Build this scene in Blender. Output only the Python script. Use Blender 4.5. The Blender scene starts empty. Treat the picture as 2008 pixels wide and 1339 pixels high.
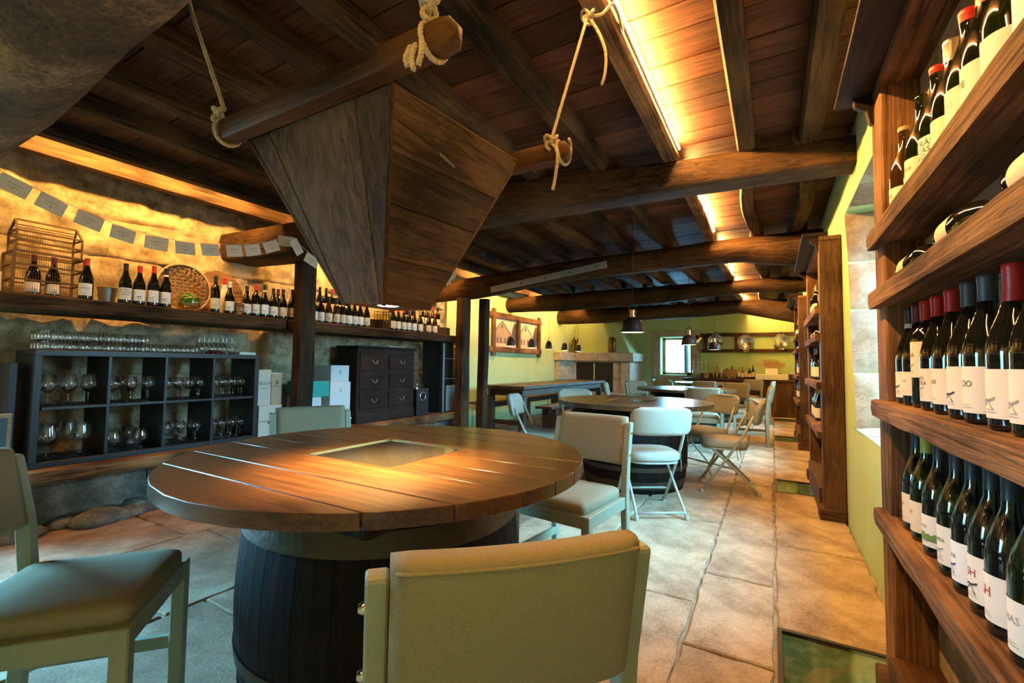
import bpy, bmesh, math, random
from mathutils import Vector, Matrix, noise
random.seed(7)
S = bpy.context.scene
COL = S.collection
PI = math.pi
# ------------------------------------------------------------------ camera
F, YAW, PITCH, ROLL, CAMH = 890., math.radians(29.9), math.radians(2.85), math.radians(.73), 1.13
fw = Vector((-math.sin(YAW)*math.cos(PITCH), math.cos(YAW)*math.cos(PITCH), math.sin(PITCH)))
rt0 = Vector((math.cos(YAW), math.sin(YAW), 0)); up0 = rt0.cross(fw)
rt = rt0*math.cos(ROLL) + up0*math.sin(ROLL); up = -rt0*math.sin(ROLL) + up0*math.cos(ROLL)
cam = bpy.data.objects.new('camera', bpy.data.cameras.new('camera')); COL.objects.link(cam)
cam.matrix_world = Matrix(((rt.x, up.x, -fw.x, 0), (rt.y, up.y, -fw.y, 0), (rt.z, up.z, -fw.z, CAMH), (0, 0, 0, 1)))
cam.data.sensor_width = 36; cam.data.lens = F*36/2008; cam.data.clip_start = .02
S.camera = cam
S.cycles.transparent_max_bounces = 24
def W(x, y, ax, v):                       # photo pixel -> point on a plane X/Y/Z = v
    d = fw + rt*((x-1004)/F) - up*((y-669.5)/F); o = Vector((0, 0, CAMH)); i = 'XYZ'.index(ax)
    return o + d*((v-o[i])/d[i])
# ------------------------------------------------------------------ world, exposure, daylight
wd = bpy.data.worlds.new('world'); S.world = wd; wd.use_nodes = True
bgn = wd.node_tree.nodes['Background']; bgn.inputs[0].default_value = (.80, .93, 1, 1); bgn.inputs[1].default_value = 4.0
vs = S.view_settings; vs.view_transform = 'Standard'; vs.look = 'None'; vs.gamma = 1; vs.exposure = 0.40; vs.use_curve_mapping = False
SKY = (.16, .60, 1.0); WARM = (1.0, .50, .13)
def area(name, loc, direction, sx, sy, power, col, spread=115):
    l = bpy.data.lights.new(name, 'AREA'); l.shape = 'RECTANGLE'; l.size = sx; l.size_y = sy; l.energy = power; l.color = col; l.spread = math.radians(spread)
    o = bpy.data.objects.new(name, l); COL.objects.link(o); o.location = loc
    o.rotation_euler = Vector(direction).to_track_quat('-Z', 'Y').to_euler(); return o
for y_, p_ in ((3.15, 95), (6.55, 115), (9.85, 75)):                       # daylight through the three windows of the right wall
    area('window_daylight', (1.22, y_, 1.75), (-1, 0, -.75), 1.15, 1.25, p_, SKY, 88)
area('window_daylight', (-2.22, 12.95, 1.40), (0, -1, -.1), .75, .95, 50, SKY)     # window of the end wall
area('door_daylight', (-5.15, -.38, 1.35), (1, .16, -.85), 1.15, 1.7, 190, SKY, 84)     # glazed door in the left wall, beside the photographer

# ------------------------------------------------------------------ materials
MATS = {}
def newmat(name):
    m = bpy.data.materials.new(name); m.use_nodes = True; nt = m.node_tree
    MATS[name] = m
    return m, nt, nt.nodes, nt.links, nt.nodes['Principled BSDF']
def c4(c): return (c[0], c[1], c[2], 1)
def plain(name, col, rough=.5, metal=0, bump=0, bscale=60, var=0, emis=None, estr=0, coat=0, spec=None):
    m, nt, N, L, P = newmat(name)
    P.inputs['Base Color'].default_value = c4(col); P.inputs['Roughness'].default_value = rough; P.inputs['Metallic'].default_value = metal
    if coat: P.inputs['Coat Weight'].default_value = coat
    if spec is not None: P.inputs['Specular IOR Level'].default_value = spec
    if emis: P.inputs['Emission Color'].default_value = c4(emis); P.inputs['Emission Strength'].default_value = estr
    if bump or var:
        tc = N.new('ShaderNodeTexCoord'); n = N.new('ShaderNodeTexNoise'); n.inputs['Scale'].default_value = bscale; n.inputs['Detail'].default_value = 5
        L.new(tc.outputs['Object'], n.inputs['Vector'])
        if bump:
            b = N.new('ShaderNodeBump'); b.inputs['Strength'].default_value = bump; b.inputs['Distance'].default_value = .01
            L.new(n.outputs['Fac'], b.inputs['Height']); L.new(b.outputs['Normal'], P.inputs['Normal'])
        if var:
            n2 = N.new('ShaderNodeTexNoise'); n2.inputs['Scale'].default_value = 2.2; n2.inputs['Detail'].default_value = 6; n2.inputs['Roughness'].default_value = .65
            L.new(tc.outputs['Object'], n2.inputs['Vector'])
            r = N.new('ShaderNodeValToRGB'); r.color_ramp.elements[0].position = .3; r.color_ramp.elements[1].position = .7
            r.color_ramp.elements[0].color = c4([k*(1-var) for k in col]); r.color_ramp.elements[1].color = c4([min(1, k*(1+var)) for k in col])
            L.new(n2.outputs['Fac'], r.inputs['Fac']); L.new(r.outputs['Color'], P.inputs['Base Color'])
    return m
def wood(name, dark, light, axis='X', scale=1.0, rough=.6, bump=.25, stretch=.07, coat=0, rnd=.35):
    m, nt, N, L, P = newmat(name)
    tc = N.new('ShaderNodeTexCoord'); mp = N.new('ShaderNodeMapping'); oi = N.new('ShaderNodeObjectInfo')
    sc = [1.0, 1.0, 1.0]; sc['XYZ'.index(axis)] = stretch
    mp.inputs['Scale'].default_value = sc
    mu = N.new('ShaderNodeMath'); mu.operation = 'MULTIPLY'; mu.inputs[1].default_value = 37
    L.new(oi.outputs['Random'], mu.inputs[0]); L.new(mu.outputs[0], mp.inputs['Location']); L.new(tc.outputs['Object'], mp.inputs['Vector'])
    n1 = N.new('ShaderNodeTexNoise'); n1.inputs['Scale'].default_value = 62*scale; n1.inputs['Detail'].default_value = 6; n1.inputs['Roughness'].default_value = .66; n1.inputs['Distortion'].default_value = .8
    L.new(mp.outputs[0], n1.inputs['Vector'])
    n2 = N.new('ShaderNodeTexNoise'); n2.inputs['Scale'].default_value = 2.6*scale; n2.inputs['Detail'].default_value = 4
    L.new(tc.outputs['Object'], n2.inputs['Vector'])
    mx = N.new('ShaderNodeMath'); mx.operation = 'MULTIPLY_ADD'; mx.inputs[1].default_value = .55
    L.new(n2.outputs['Fac'], mx.inputs[0]); 
    m3 = N.new('ShaderNodeMath'); m3.operation = 'MULTIPLY'; m3.inputs[1].default_value = .62; L.new(n1.outputs['Fac'], m3.inputs[0]); L.new(m3.outputs[0], mx.inputs[2])
    r = N.new('ShaderNodeValToRGB'); e = r.color_ramp.elements
    e[0].position = .47; e[1].position = .71; e[0].color = c4(dark); e[1].color = c4(light)
    L.new(mx.outputs[0], r.inputs['Fac'])
    hs = N.new('ShaderNodeHueSaturation'); mr = N.new('ShaderNodeMapRange')
    mr.inputs['To Min'].default_value = 1-rnd; mr.inputs['To Max'].default_value = 1+rnd
    L.new(oi.outputs['Random'], mr.inputs['Value']); L.new(mr.outputs[0], hs.inputs['Value']); L.new(r.outputs['Color'], hs.inputs['Color'])
    L.new(hs.outputs[0], P.inputs['Base Color']); P.inputs['Roughness'].default_value = rough
    if rough >= .5: P.inputs['Specular IOR Level'].default_value = .16
    if coat: P.inputs['Coat Weight'].default_value = coat; P.inputs['Coat Roughness'].default_value = .22
    b = N.new('ShaderNodeBump'); b.inputs['Strength'].default_value = bump; b.inputs['Distance'].default_value = .012
    L.new(n1.outputs['Fac'], b.inputs['Height']); L.new(b.outputs['Normal'], P.inputs['Normal'])
    return m
def stone(name, c1, c2, c3, scale=1.0, bump=.6, rough=.85, rnd=.2, coords='Object'):
    m, nt, N, L, P = newmat(name)
    tc = N.new('ShaderNodeTexCoord'); oi = N.new('ShaderNodeObjectInfo')
    n1 = N.new('ShaderNodeTexNoise'); n1.inputs['Scale'].default_value = 3.2*scale; n1.inputs['Detail'].default_value = 9; n1.inputs['Roughness'].default_value = .66
    n2 = N.new('ShaderNodeTexNoise'); n2.inputs['Scale'].default_value = 75*scale; n2.inputs['Detail'].default_value = 6; n2.inputs['Roughness'].default_value = .7
    for n in (n1, n2): L.new(tc.outputs[coords], n.inputs['Vector'])
    r = N.new('ShaderNodeValToRGB'); e = r.color_ramp.elements
    e[0].position = .3; e[0].color = c4(c1); e[1].position = .68; e[1].color = c4(c3); k = e.new(.5); k.color = c4(c2)
    a = N.new('ShaderNodeMath'); a.operation = 'MULTIPLY_ADD'; a.inputs[1].default_value = .46
    s = N.new('ShaderNodeMath'); s.operation = 'SUBTRACT'; s.inputs[1].default_value = .23
    L.new(n2.outputs['Fac'], a.inputs[0]); L.new(n1.outputs['Fac'], s.inputs[0]); L.new(s.outputs[0], a.inputs[2]); L.new(a.outputs[0], r.inputs['Fac'])
    hs = N.new('ShaderNodeHueSaturation'); mr = N.new('ShaderNodeMapRange'); mr.inputs['To Min'].default_value = 1-rnd; mr.inputs['To Max'].default_value = 1+rnd
    L.new(oi.outputs['Random'], mr.inputs['Value']); L.new(mr.outputs[0], hs.inputs['Value']); L.new(r.outputs['Color'], hs.inputs['Color']); L.new(hs.outputs[0], P.inputs['Base Color'])
    P.inputs['Roughness'].default_value = rough
    b = N.new('ShaderNodeBump'); b.inputs['Strength'].default_value = bump; b.inputs['Distance'].default_value = .02
    L.new(a.outputs[0], b.inputs['Height']); L.new(b.outputs['Normal'], P.inputs['Normal'])
    return m
def fabric(name, col):
    m, nt, N, L, P = newmat(name)
    tc = N.new('ShaderNodeTexCoord'); n = N.new('ShaderNodeTexNoise'); n.inputs['Scale'].default_value = 520; n.inputs['Detail'].default_value = 2
    L.new(tc.outputs['Object'], n.inputs['Vector'])
    r = N.new('ShaderNodeValToRGB'); r.color_ramp.elements[0].position = .3; r.color_ramp.elements[1].position = .7
    r.color_ramp.elements[0].color = c4([k*.80 for k in col]); r.color_ramp.elements[1].color = c4([k*1.15 for k in col])
    L.new(n.outputs['Fac'], r.inputs['Fac']); L.new(r.outputs['Color'], P.inputs['Base Color']); P.inputs['Roughness'].default_value = .95
    P.inputs['Specular IOR Level'].default_value = .15
    b = N.new('ShaderNodeBump'); b.inputs['Strength'].default_value = .25; b.inputs['Distance'].default_value = .004
    L.new(n.outputs['Fac'], b.inputs['Height']); L.new(b.outputs['Normal'], P.inputs['Normal'])
    return m
def thinglass(name, tint=(1, 1, 1), refl=.12, rough=.02):
    m, nt, N, L, P = newmat(name); N.remove(P)
    t = N.new('ShaderNodeBsdfTransparent'); t.inputs[0].default_value = c4(tint)
    g = N.new('ShaderNodeBsdfGlossy'); g.inputs['Roughness'].default_value = rough
    lw = N.new('ShaderNodeLayerWeight'); lw.inputs[0].default_value = .35
    mr = N.new('ShaderNodeMapRange'); mr.inputs['To Min'].default_value = refl*.4; mr.inputs['To Max'].default_value = min(1, refl*6)
    L.new(lw.outputs['Facing'], mr.inputs['Value'])
    mx = N.new('ShaderNodeMixShader'); L.new(mr.outputs[0], mx.inputs[0]); L.new(t.outputs[0], mx.inputs[1]); L.new(g.outputs[0], mx.inputs[2])
    L.new(mx.outputs[0], N['Material Output'].inputs['Surface'])
    return m
for ax in 'XYZ':
    wood('beam_'+ax, (0.0090, 0.0045, 0.0020), (0.098, 0.050, 0.0205), ax, .7, .7, .6)
    wood('rustic_'+ax, (0.040, 0.0165, 0.0065), (0.30, 0.160, 0.070), ax, 1.0, .7, 1.0, .035)
    wood('brown_'+ax, (0.04125, 0.018, 0.00825), (0.15, 0.0735, 0.0315), ax, 1.0, .55, .25)
    wood('dark_'+ax, (0.012, 0.006, 0.0048), (0.045, 0.0216, 0.0156), ax, 1.0, .5, .25)
    wood('hopper_'+ax, (0.027, 0.0143, 0.0062), (0.150, 0.086, 0.040), ax, .8, .72, .5)
    wood('bench_'+ax, (.030, .016, .010), (.12, .068, .040), ax, 1.0, .42, .3)
wood('plank', (0.03375, 0.0108, 0.00495), (0.117, 0.0441, 0.0189), 'X', .9, .6, .25, .06, rnd=.4)
wood('tabletop', (0.040, 0.0148, 0.0052), (0.135, 0.058, 0.0185), 'X', .9, .34, .12, .05, coat=.35, rnd=.16)
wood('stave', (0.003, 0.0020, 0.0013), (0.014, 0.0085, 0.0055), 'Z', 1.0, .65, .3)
stone('bark', (.014, .010, .005), (.115, .060, .021), (.40, .22, .085), .75, 1.0, .95, 0)
wood('pale', (.30, .185, .095), (.52, .36, .21), 'X', 1.0, .7, .2)
plain('hoop', (.085, .066, .045), .5, .75, .3, 40, .3)
stone('slab', (.20, .13, .075), (.43, .315, .195), (.60, .47, .31), 1.0, .5, .85, .12, 'Object')
stone('slab_red', (.15, .075, .035), (.32, .185, .105), (.46, .32, .20), 1.0, .5, .85, .12)
stone('mortar', (.24, .19, .14), (.38, .31, .23), (.50, .42, .32), 2.0, .5, .95, 0)
stone('wallstone', (.12, .08, .035), (.44, .34, .19), (.68, .57, .36), 2.0, 1.0, .95, .10)
stone('joint_earth', (.22, .16, .09), (.40, .31, .19), (.55, .45, .29), 2.0, .8, .95, 0)
stone('granite', (.30, .25, .18), (.50, .43, .33), (.62, .55, .44), 2.0, .5, .9, .12)
stone('jambstone', (.24, .16, .085), (.40, .30, .19), (.52, .43, .31), 2.2, 1.0, .95, .1)
stone('rock', (.06, .05, .04), (.20, .175, .14), (.44, .40, .33), 1.5, 1.0, .9, .15)
plain('paint', (.46, .60, .29), .9, 0, .3, 35, .07, spec=.2)
plain('olive_paint', (.27, .29, .20), .55, 0, .15, 30, .12)
fabric('cloth', (.275, .24, .155)); fabric('cloth_pale', (.38, .375, .30))
plain('steel', (.55, .55, .53), .35, 1, .05, 30); plain('tube_paint', (.42, .44, .38), .45, .2)
plain('chrome', (.75, .74, .70), .14, 1); plain('pan_steel', (.72, .70, .66), .22, 1, .05, 20)
plain('black', (.012, .012, .014), .45); plain('black_board', (.012, .013, .016), .42, 0, .05, 80)
plain('iron', (.030, .033, .036), .5, .6); plain('slate', (.035, .055, .075), .6)
plain('zinc', (.32, .34, .34), .5, .8, .1, 30, .2); plain('brass', (.65, .42, .16), .3, 1)
plain('rope', (.62, .50, .33), .9, 0, .6, 120, .15); plain('straw', (.45, .32, .14), .9, 0, .3, 80, .3)
plain('carton', (.50, .36, .21), .8, 0, .05, 40, .06); plain('carton_pale', (.62, .56, .45), .8, 0, .05, 40, .05)
plain('white_box', (.74, .76, .76), .7); plain('teal_box', (.015, .36, .31), .6); plain('cage_wood', (.135, .075, .030), .8, 0, .3, 60, .3); plain('wicker_dark', (.17, .095, .04), .8, 0, .5, 60, .3)
plain('ink', (.035, .035, .035), .8); plain('ink_red', (.40, .035, .03), .8); plain('ink_blue', (.03, .06, .30), .8); plain('ink_green', (.16, .30, .07), .8, 0, 0, 60, .4); plain('ink_grey', (.33, .32, .28), .8)
plain('paper', (.80, .73, .61), .75); plain('paper_cream', (.74, .62, .42), .75); plain('paper_white', (.84, .82, .77), .75)
plain('bottle', (.006, .007, .005), .06, 0, coat=.6); plain('bottle_green', (.006, .011, .003), .06, 0, coat=.6); plain('bottle_amber', (.035, .017, .005), .07, 0, coat=.5)
plain('cap_red', (.60, .022, .015), .38); plain('cap_orange', (.72, .085, .022), .4); plain('cap_black', (.016, .016, .018), .4); plain('cap_grey', (.075, .075, .08), .45, .3)
plain('cap_silver', (.38, .36, .33), .35, .7); plain('cap_tan', (.42, .29, .14), .6); plain('cap_yellow', (.40, .36, .03), .45); plain('cap_wine', (.16, .018, .025), .4); plain('cap_white', (.75, .72, .66), .5)
plain('leaf', (.20, .62, .04), .5); plain('dryflower', (.62, .40, .26), .9); plain('wicker', (.30, .17, .07), .8, 0, .5, 60, .3)
plain('fridge_glass', (.02, .02, .018), .12); plain('sky_blue_board', (.045, .085, .13), .5)
plain('photo_sky', (.72, .58, .40), .6); plain('photo_dark', (.10, .07, .045), .6, 0, 0, 60, .5); plain('photo_mid', (.36, .25, .15), .6, 0, 0, 60, .35); plain('photo_light', (.62, .47, .30), .6, 0, 0, 60, .15)
plain('shade_black', (.018, .018, .019), .38, .3); plain('shade_white', (.85, .80, .70), .6); plain('bulb', (1, .9, .7), .5, emis=(1, .78, .45), estr=26)
plain('led', (1, .8, .5), .5, emis=(1.0, .50, .13), estr=640); plain('led_left', (1, .8, .5), .5, emis=(1.0, .50, .12), estr=480); plain('led_red', (.5, .02, .01), .5, emis=(1, .05, .02), estr=4)
plain('sheet_plate', (.30, .34, .40), .5, .5, .1, 25, .2); plain('marble', (.72, .68, .60), .5, 0, .05, 20, .06)
plain('oil', (.45, .36, .02), .15, coat=.5); plain('spirit', (.30, .12, .03), .12, coat=.5); stone('mossrock', (.14, .22, .12), (.36, .46, .31), (.62, .72, .56), 5.0, 1.0, .9, 0)
thinglass('glass', (.99, .99, .99), .15, .0); thinglass('glass_stem', (.95, .96, .97), .32, .0); thinglass('pane', (.93, .97, .95), .08); thinglass('floor_glass', (.84, .95, .87), .10, .08); thinglass('glass_yellow', (.80, .72, .20), .10); thinglass('jar_glass', (.85, .80, .70), .12); thinglass('amber_glass', (.42, .27, .12), .12)

def cardmat():
    m, nt, N, L, P = newmat('card'); P.inputs['Base Color'].default_value = (.84, .82, .70, 1); P.inputs['Roughness'].default_value = .9
    tr = N.new('ShaderNodeBsdfTranslucent'); tr.inputs[0].default_value = (.80, .78, .66, 1); mx = N.new('ShaderNodeMixShader'); mx.inputs[0].default_value = .5
    L.new(P.outputs[0], mx.inputs[1]); L.new(tr.outputs[0], mx.inputs[2]); L.new(mx.outputs[0], N['Material Output'].inputs['Surface'])
cardmat()
# ------------------------------------------------------------------ mesh builder
class B:
    def __init__(s): s.v = []; s.f = []
    def add(s, vs, fs):
        n = len(s.v); s.v += [tuple(v) for v in vs]; s.f += [tuple(i+n for i in f) for f in fs]; return s
    def box(s, x0, x1, y0, y1, z0, z1, M=None):
        P = [Vector((x, y, z)) for z in (z0, z1) for y in (y0, y1) for x in (x0, x1)]
        if M: P = [M @ p for p in P]
        return s.add(P, [(0, 2, 3, 1), (4, 5, 7, 6), (0, 1, 5, 4), (2, 6, 7, 3), (0, 4, 6, 2), (1, 3, 7, 5)])
    def bar(s, a, b, w, h, upv=(0, 0, 1)):              # rectangular bar from a to b
        a, b = Vector(a), Vector(b); d = (b-a).normalized(); u = Vector(upv)
        if abs(d.dot(u)) > .98: u = Vector((1, 0, 0))
        x = d.cross(u).normalized(); z = x.cross(d)
        R = []
        for p in (a, b): R.append([p+x*w/2*i+z*h/2*j for i, j in ((-1, -1), (1, -1), (1, 1), (-1, 1))])
        return s.loft(R)
    def loft(s, rings, cap=True, close=False):
        n = len(rings[0]); V = [p for r in rings for p in r]; Fc = []
        m = len(rings)
        for k in range(m-1 + (1 if close else 0)):
            a, b = k*n, ((k+1) % m)*n
            for i in range(n): j = (i+1) % n; Fc.append((a+i, a+j, b+j, b+i))
        if cap and not close: Fc.append(tuple(range(n-1, -1, -1))); Fc.append(tuple((m-1)*n+i for i in range(n)))
        return s.add(V, Fc)
    def tube(s, path, r, n=8, close=False):
        P = [Vector(p) for p in path]; m = len(P); rings = []; nrm = None
        for i, p in enumerate(P):
            if close: t = (P[(i+1) % m]-P[i-1])
            else: t = P[min(i+1, m-1)]-P[max(i-1, 0)]
            t.normalize()
            if nrm is None:
                a = Vector((0, 0, 1)) if abs(t.z) < .9 else Vector((1, 0, 0)); nrm = t.cross(a).normalized()
            nrm = (nrm - t*nrm.dot(t)).normalized(); bn = t.cross(nrm)
            rr = r[i] if isinstance(r, (list, tuple)) else r
            rings.append([p + (nrm*math.cos(2*PI*k/n) + bn*math.sin(2*PI*k/n))*rr for k in range(n)])
        return s.loft(rings, not close, close)
    def lathe(s, prof, n=16, loc=(0, 0, 0), a0=0, a1=2*PI, cap=False):
        full = abs(a1-a0-2*PI) < 1e-6; k = n if full else n+1; L = Vector(loc); V = []; Fc = []
        for r, z in prof:
            for i in range(k):
                a = a0+(a1-a0)*i/n; V.append(L+Vector((r*math.cos(a), r*math.sin(a), z)))
        for j in range(len(prof)-1):
            for i in range(n):
                i2 = (i+1) % k; Fc.append((j*k+i, j*k+i2, (j+1)*k+i2, (j+1)*k+i))
        if cap: Fc.append(tuple(range(k-1, -1, -1))); Fc.append(tuple((len(prof)-1)*k+i for i in range(k)))
        return s.add(V, Fc)
    def prism(s, poly, ax, a, b):                       # 2-D polygon extruded along an axis
        def P(p, t): return {'X': (t, p[0], p[1]), 'Y': (p[0], t, p[1]), 'Z': (p[0], p[1], t)}[ax]
        return s.loft([[Vector(P(p, a)) for p in poly], [Vector(P(p, b)) for p in poly]])
    def mesh(s, name, mat, smooth=False, bevel=0, seg=1):
        me = bpy.data.meshes.new(name); me.from_pydata(s.v, [], s.f)
        bm = bmesh.new(); bm.from_mesh(me)
        bmesh.ops.recalc_face_normals(bm, faces=bm.faces)
        if bevel: bmesh.ops.bevel(bm, geom=[e for e in bm.edges if len(e.link_faces) == 2 and e.calc_face_angle(0) > .5], offset=bevel, segments=seg, affect='EDGES', profile=.6, clamp_overlap=True)
        bm.to_mesh(me); bm.free()
        if smooth:
            me.polygons.foreach_set('use_smooth', [True]*len(me.polygons))
            if smooth != 'all':
                try: me.set_sharp_from_angle(angle=math.radians(40))
                except Exception: pass
        me.materials.append(MATS[mat]); return me
    def obj(s, name, mat, parent=None, smooth=False, bevel=0, seg=1, loc=None, rz=0):
        return link(name, s.mesh(name, mat, smooth, bevel, seg), parent, loc, rz)
def link(name, me, parent=None, loc=None, rz=0):
    o = bpy.data.objects.new(name, me); COL.objects.link(o)
    if parent: o.parent = parent
    if loc is not None: o.location = loc
    o.rotation_euler = (0, 0, rz); return o
def tag(o, label, cat, group=None, kind=None):
    o['label'] = label; o['category'] = cat
    if group: o['group'] = group
    if kind: o['kind'] = kind
    return o
def thing(name, label, cat, loc=(0, 0, 0), rz=0, group=None):
    return tag(link(name, None, None, loc, rz), label, cat, group)
def struct(o): o['kind'] = 'structure'; return o
def copytree(o, parent=None):
    c = o.copy(); COL.objects.link(c); c.parent = parent
    for ch in list(o.children): copytree(ch, c)
    return c
def nz(x, y, z, s=1.0): return noise.noise(Vector((x*s, y*s, z*s)))
def rounded(sx, sy, sz, r, seg=3):
    b = B().box(-sx/2, sx/2, -sy/2, sy/2, -sz/2, sz/2); return b
ORD = ['first', 'second', 'third', 'fourth', 'fifth', 'sixth', 'seventh', 'eighth', 'ninth', 'tenth', 'eleventh', 'twelfth', 'thirteenth', 'fourteenth', 'fifteenth', 'sixteenth', 'seventeenth', 'eighteenth', 'nineteenth', 'twentieth', 'twenty-first', 'twenty-second', 'twenty-third', 'twenty-fourth']
# text meshes, made first while the scene is small
TXT = {}
def text_data(strings):
    for t in strings:
        cu = bpy.data.curves.new('txt', 'FONT'); cu.body = t; cu.size = 1; cu.align_x = 'CENTER'; cu.align_y = 'CENTER'; cu.space_line = .85; cu.resolution_u = 2
        o = bpy.data.objects.new('txt', cu); COL.objects.link(o)
        me = bpy.data.meshes.new_from_object(o.evaluated_get(bpy.context.evaluated_depsgraph_get()))
        TXT[t] = ([v.co.copy() for v in me.vertices], [tuple(p.vertices) for p in me.polygons])
        bpy.data.objects.remove(o); bpy.data.curves.remove(cu); bpy.data.meshes.remove(me)
text_data(['DETRÁS\nDA CASA\nLARGA', 'XE', 'EZBAR', 'OUREN', 'LODO', 'TE', 'ARO\nSACRA', 'ARO', 'CIO', 'ARA', 'AGE\nACIÓN', 'Moure', 'PART', 'PASO', 'VINDA', 'OUTO', 'TUDE', 'SH', 'NAS', 'Ultreia', 'MUS', 'CELLOS', 'GODELLO', 'LAGAR DE PINTOS'])
def text_mesh(t, size, mat, frame, bend=0):
    """frame: origin, right, up, normal.  bend>0 wraps on a cylinder of that radius (axis along up)."""
    V, Fc = TXT[t]; o, r, u, n = [Vector(k) for k in frame]; b = B(); out = []
    for v in V:
        x, y = v.x*size, v.y*size
        if bend:
            a = x/bend; out.append(o + r*(math.sin(a)*bend) + n*((math.cos(a)-1)*bend) + u*y)
        else: out.append(o + r*x + u*y)
    b.add(out, Fc); me = bpy.data.meshes.new('print'); me.from_pydata(b.v, [], b.f); me.materials.append(MATS[mat]); return me

# ================================================================== THE ROOM
XL, XR, YB, YR, ZC = -4.75, .46, 12.6, -2.0, 2.66
# ---- floor: mortar bed and individual flagstones
floor = struct(B().box(XL-.2, XR+.1, YR-.1, YB+.1, -.10, -.016).obj('floor', 'mortar'))
def slab(x0, x1, y0, y1, mat):
    pts = []; g = .0065; rr = random.Random(int(x0*1000+y0*77))
    def side(a, b):
        n = max(4, int((Vector(b)-Vector(a)).length/.07))
        for i in range(n):
            t = i/n; j = .013 if 0 < i else .006
            pts.append((a[0]+(b[0]-a[0])*t+rr.uniform(-j, j)*.6, a[1]+(b[1]-a[1])*t+rr.uniform(-j, j)*.6))
    x0 += g; x1 -= g; y0 += g; y1 -= g
    side((x0, y0), (x1, y0)); side((x1, y0), (x1, y1)); side((x1, y1), (x0, y1)); side((x0, y1), (x0, y0))
    cx, cy = (x0+x1)/2, (y0+y1)/2; pts = [(p[0]-cx, p[1]-cy) for p in pts]
    b = B(); inn = [(p[0]*(1-.012/abs(x1-x0)), p[1]*(1-.012/abs(y1-y0))) for p in pts]
    b.loft([[Vector((p[0], p[1], -.03)) for p in pts], [Vector((p[0], p[1], -.006)) for p in pts], [Vector((p[0], p[1], 0)) for p in inn]])
    b.obj('flagstone', mat, floor, False, loc=(cx, cy, rr.uniform(-.0025, .001)))
GLASS = [(1.74, 2.35), (4.86, 5.40), (8.16, 8.80), (11.16, 11.72)]
for ci, (x0, x1) in enumerate([(-4.3, -3.3), (-3.3, -2.35), (-2.35, -1.55), (-1.55, -.95), (-.95, -.345), (-.345, -.005), (-.005, .455)]):
    rr = random.Random(ci+3)
    if ci == 5: cuts = [-1.9, -.8, .4, 1.3, 2.02, 2.76, 3.90, 5.0, 6.0, 7.1, 8.2, 9.3, 10.4, 11.5, 12.55]
    elif ci == 6: cuts = None
    else:
        cuts = [-1.9]
        while cuts[-1] < 12.4: cuts.append(cuts[-1] + rr.uniform(.75, 1.5)*(.8 if ci < 4 else 1.1))
        cuts[-1] = 12.55
        if cuts[-1]-cuts[-2] < .3: cuts.pop(-2)
    if cuts:
        for a, b_ in zip(cuts, cuts[1:]): slab(x0, x1, a, b_, 'slab_red' if (ci < 2 or (ci == 2 and a < 4)) else 'slab')
    else:
        segs = [(-1.9, .3), (.3, 1.74), (2.35, 3.42), (3.42, 4.86), (5.40, 6.6), (6.6, 8.16), (8.80, 10.0), (10.0, 11.16), (11.72, 12.55)]
        for a, b_ in segs: slab(x0, x1, a, b_, 'slab')
for k, (a, b_) in enumerate(GLASS):
    t = thing('floor_window', '%s glass floor panel from the camera, over green rubble beside the right wall' % ORD[k], 'floor panel', (0, 0, 0), group='glass panels in the floor')
    fr = B()
    for p in ((0, .018, a, b_), (.43, .448, a, b_), (.018, .43, a, a+.018), (.018, .43, b_-.018, b_)): fr.box(p[0], p[1], p[2], p[3], -.03, .001)
    fr.obj('frame', 'iron', t)
    B().box(.018, .43, a+.018, b_-.018, -.010, -.002).obj('pane', 'floor_glass', t)
    g = B(); n = 9
    V = [(.018+.412*i/(n-1), a+.018+(b_-a-.036)*j/(n-1), -.0155+.004*nz(i*1.7, j*1.7, k)) for j in range(n) for i in range(n)]
    g.add(V, [(j*n+i, j*n+i+1, (j+1)*n+i+1, (j+1)*n+i) for j in range(n-1) for i in range(n-1)]); g.obj('rubble', 'mossrock', t, True)
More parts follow.
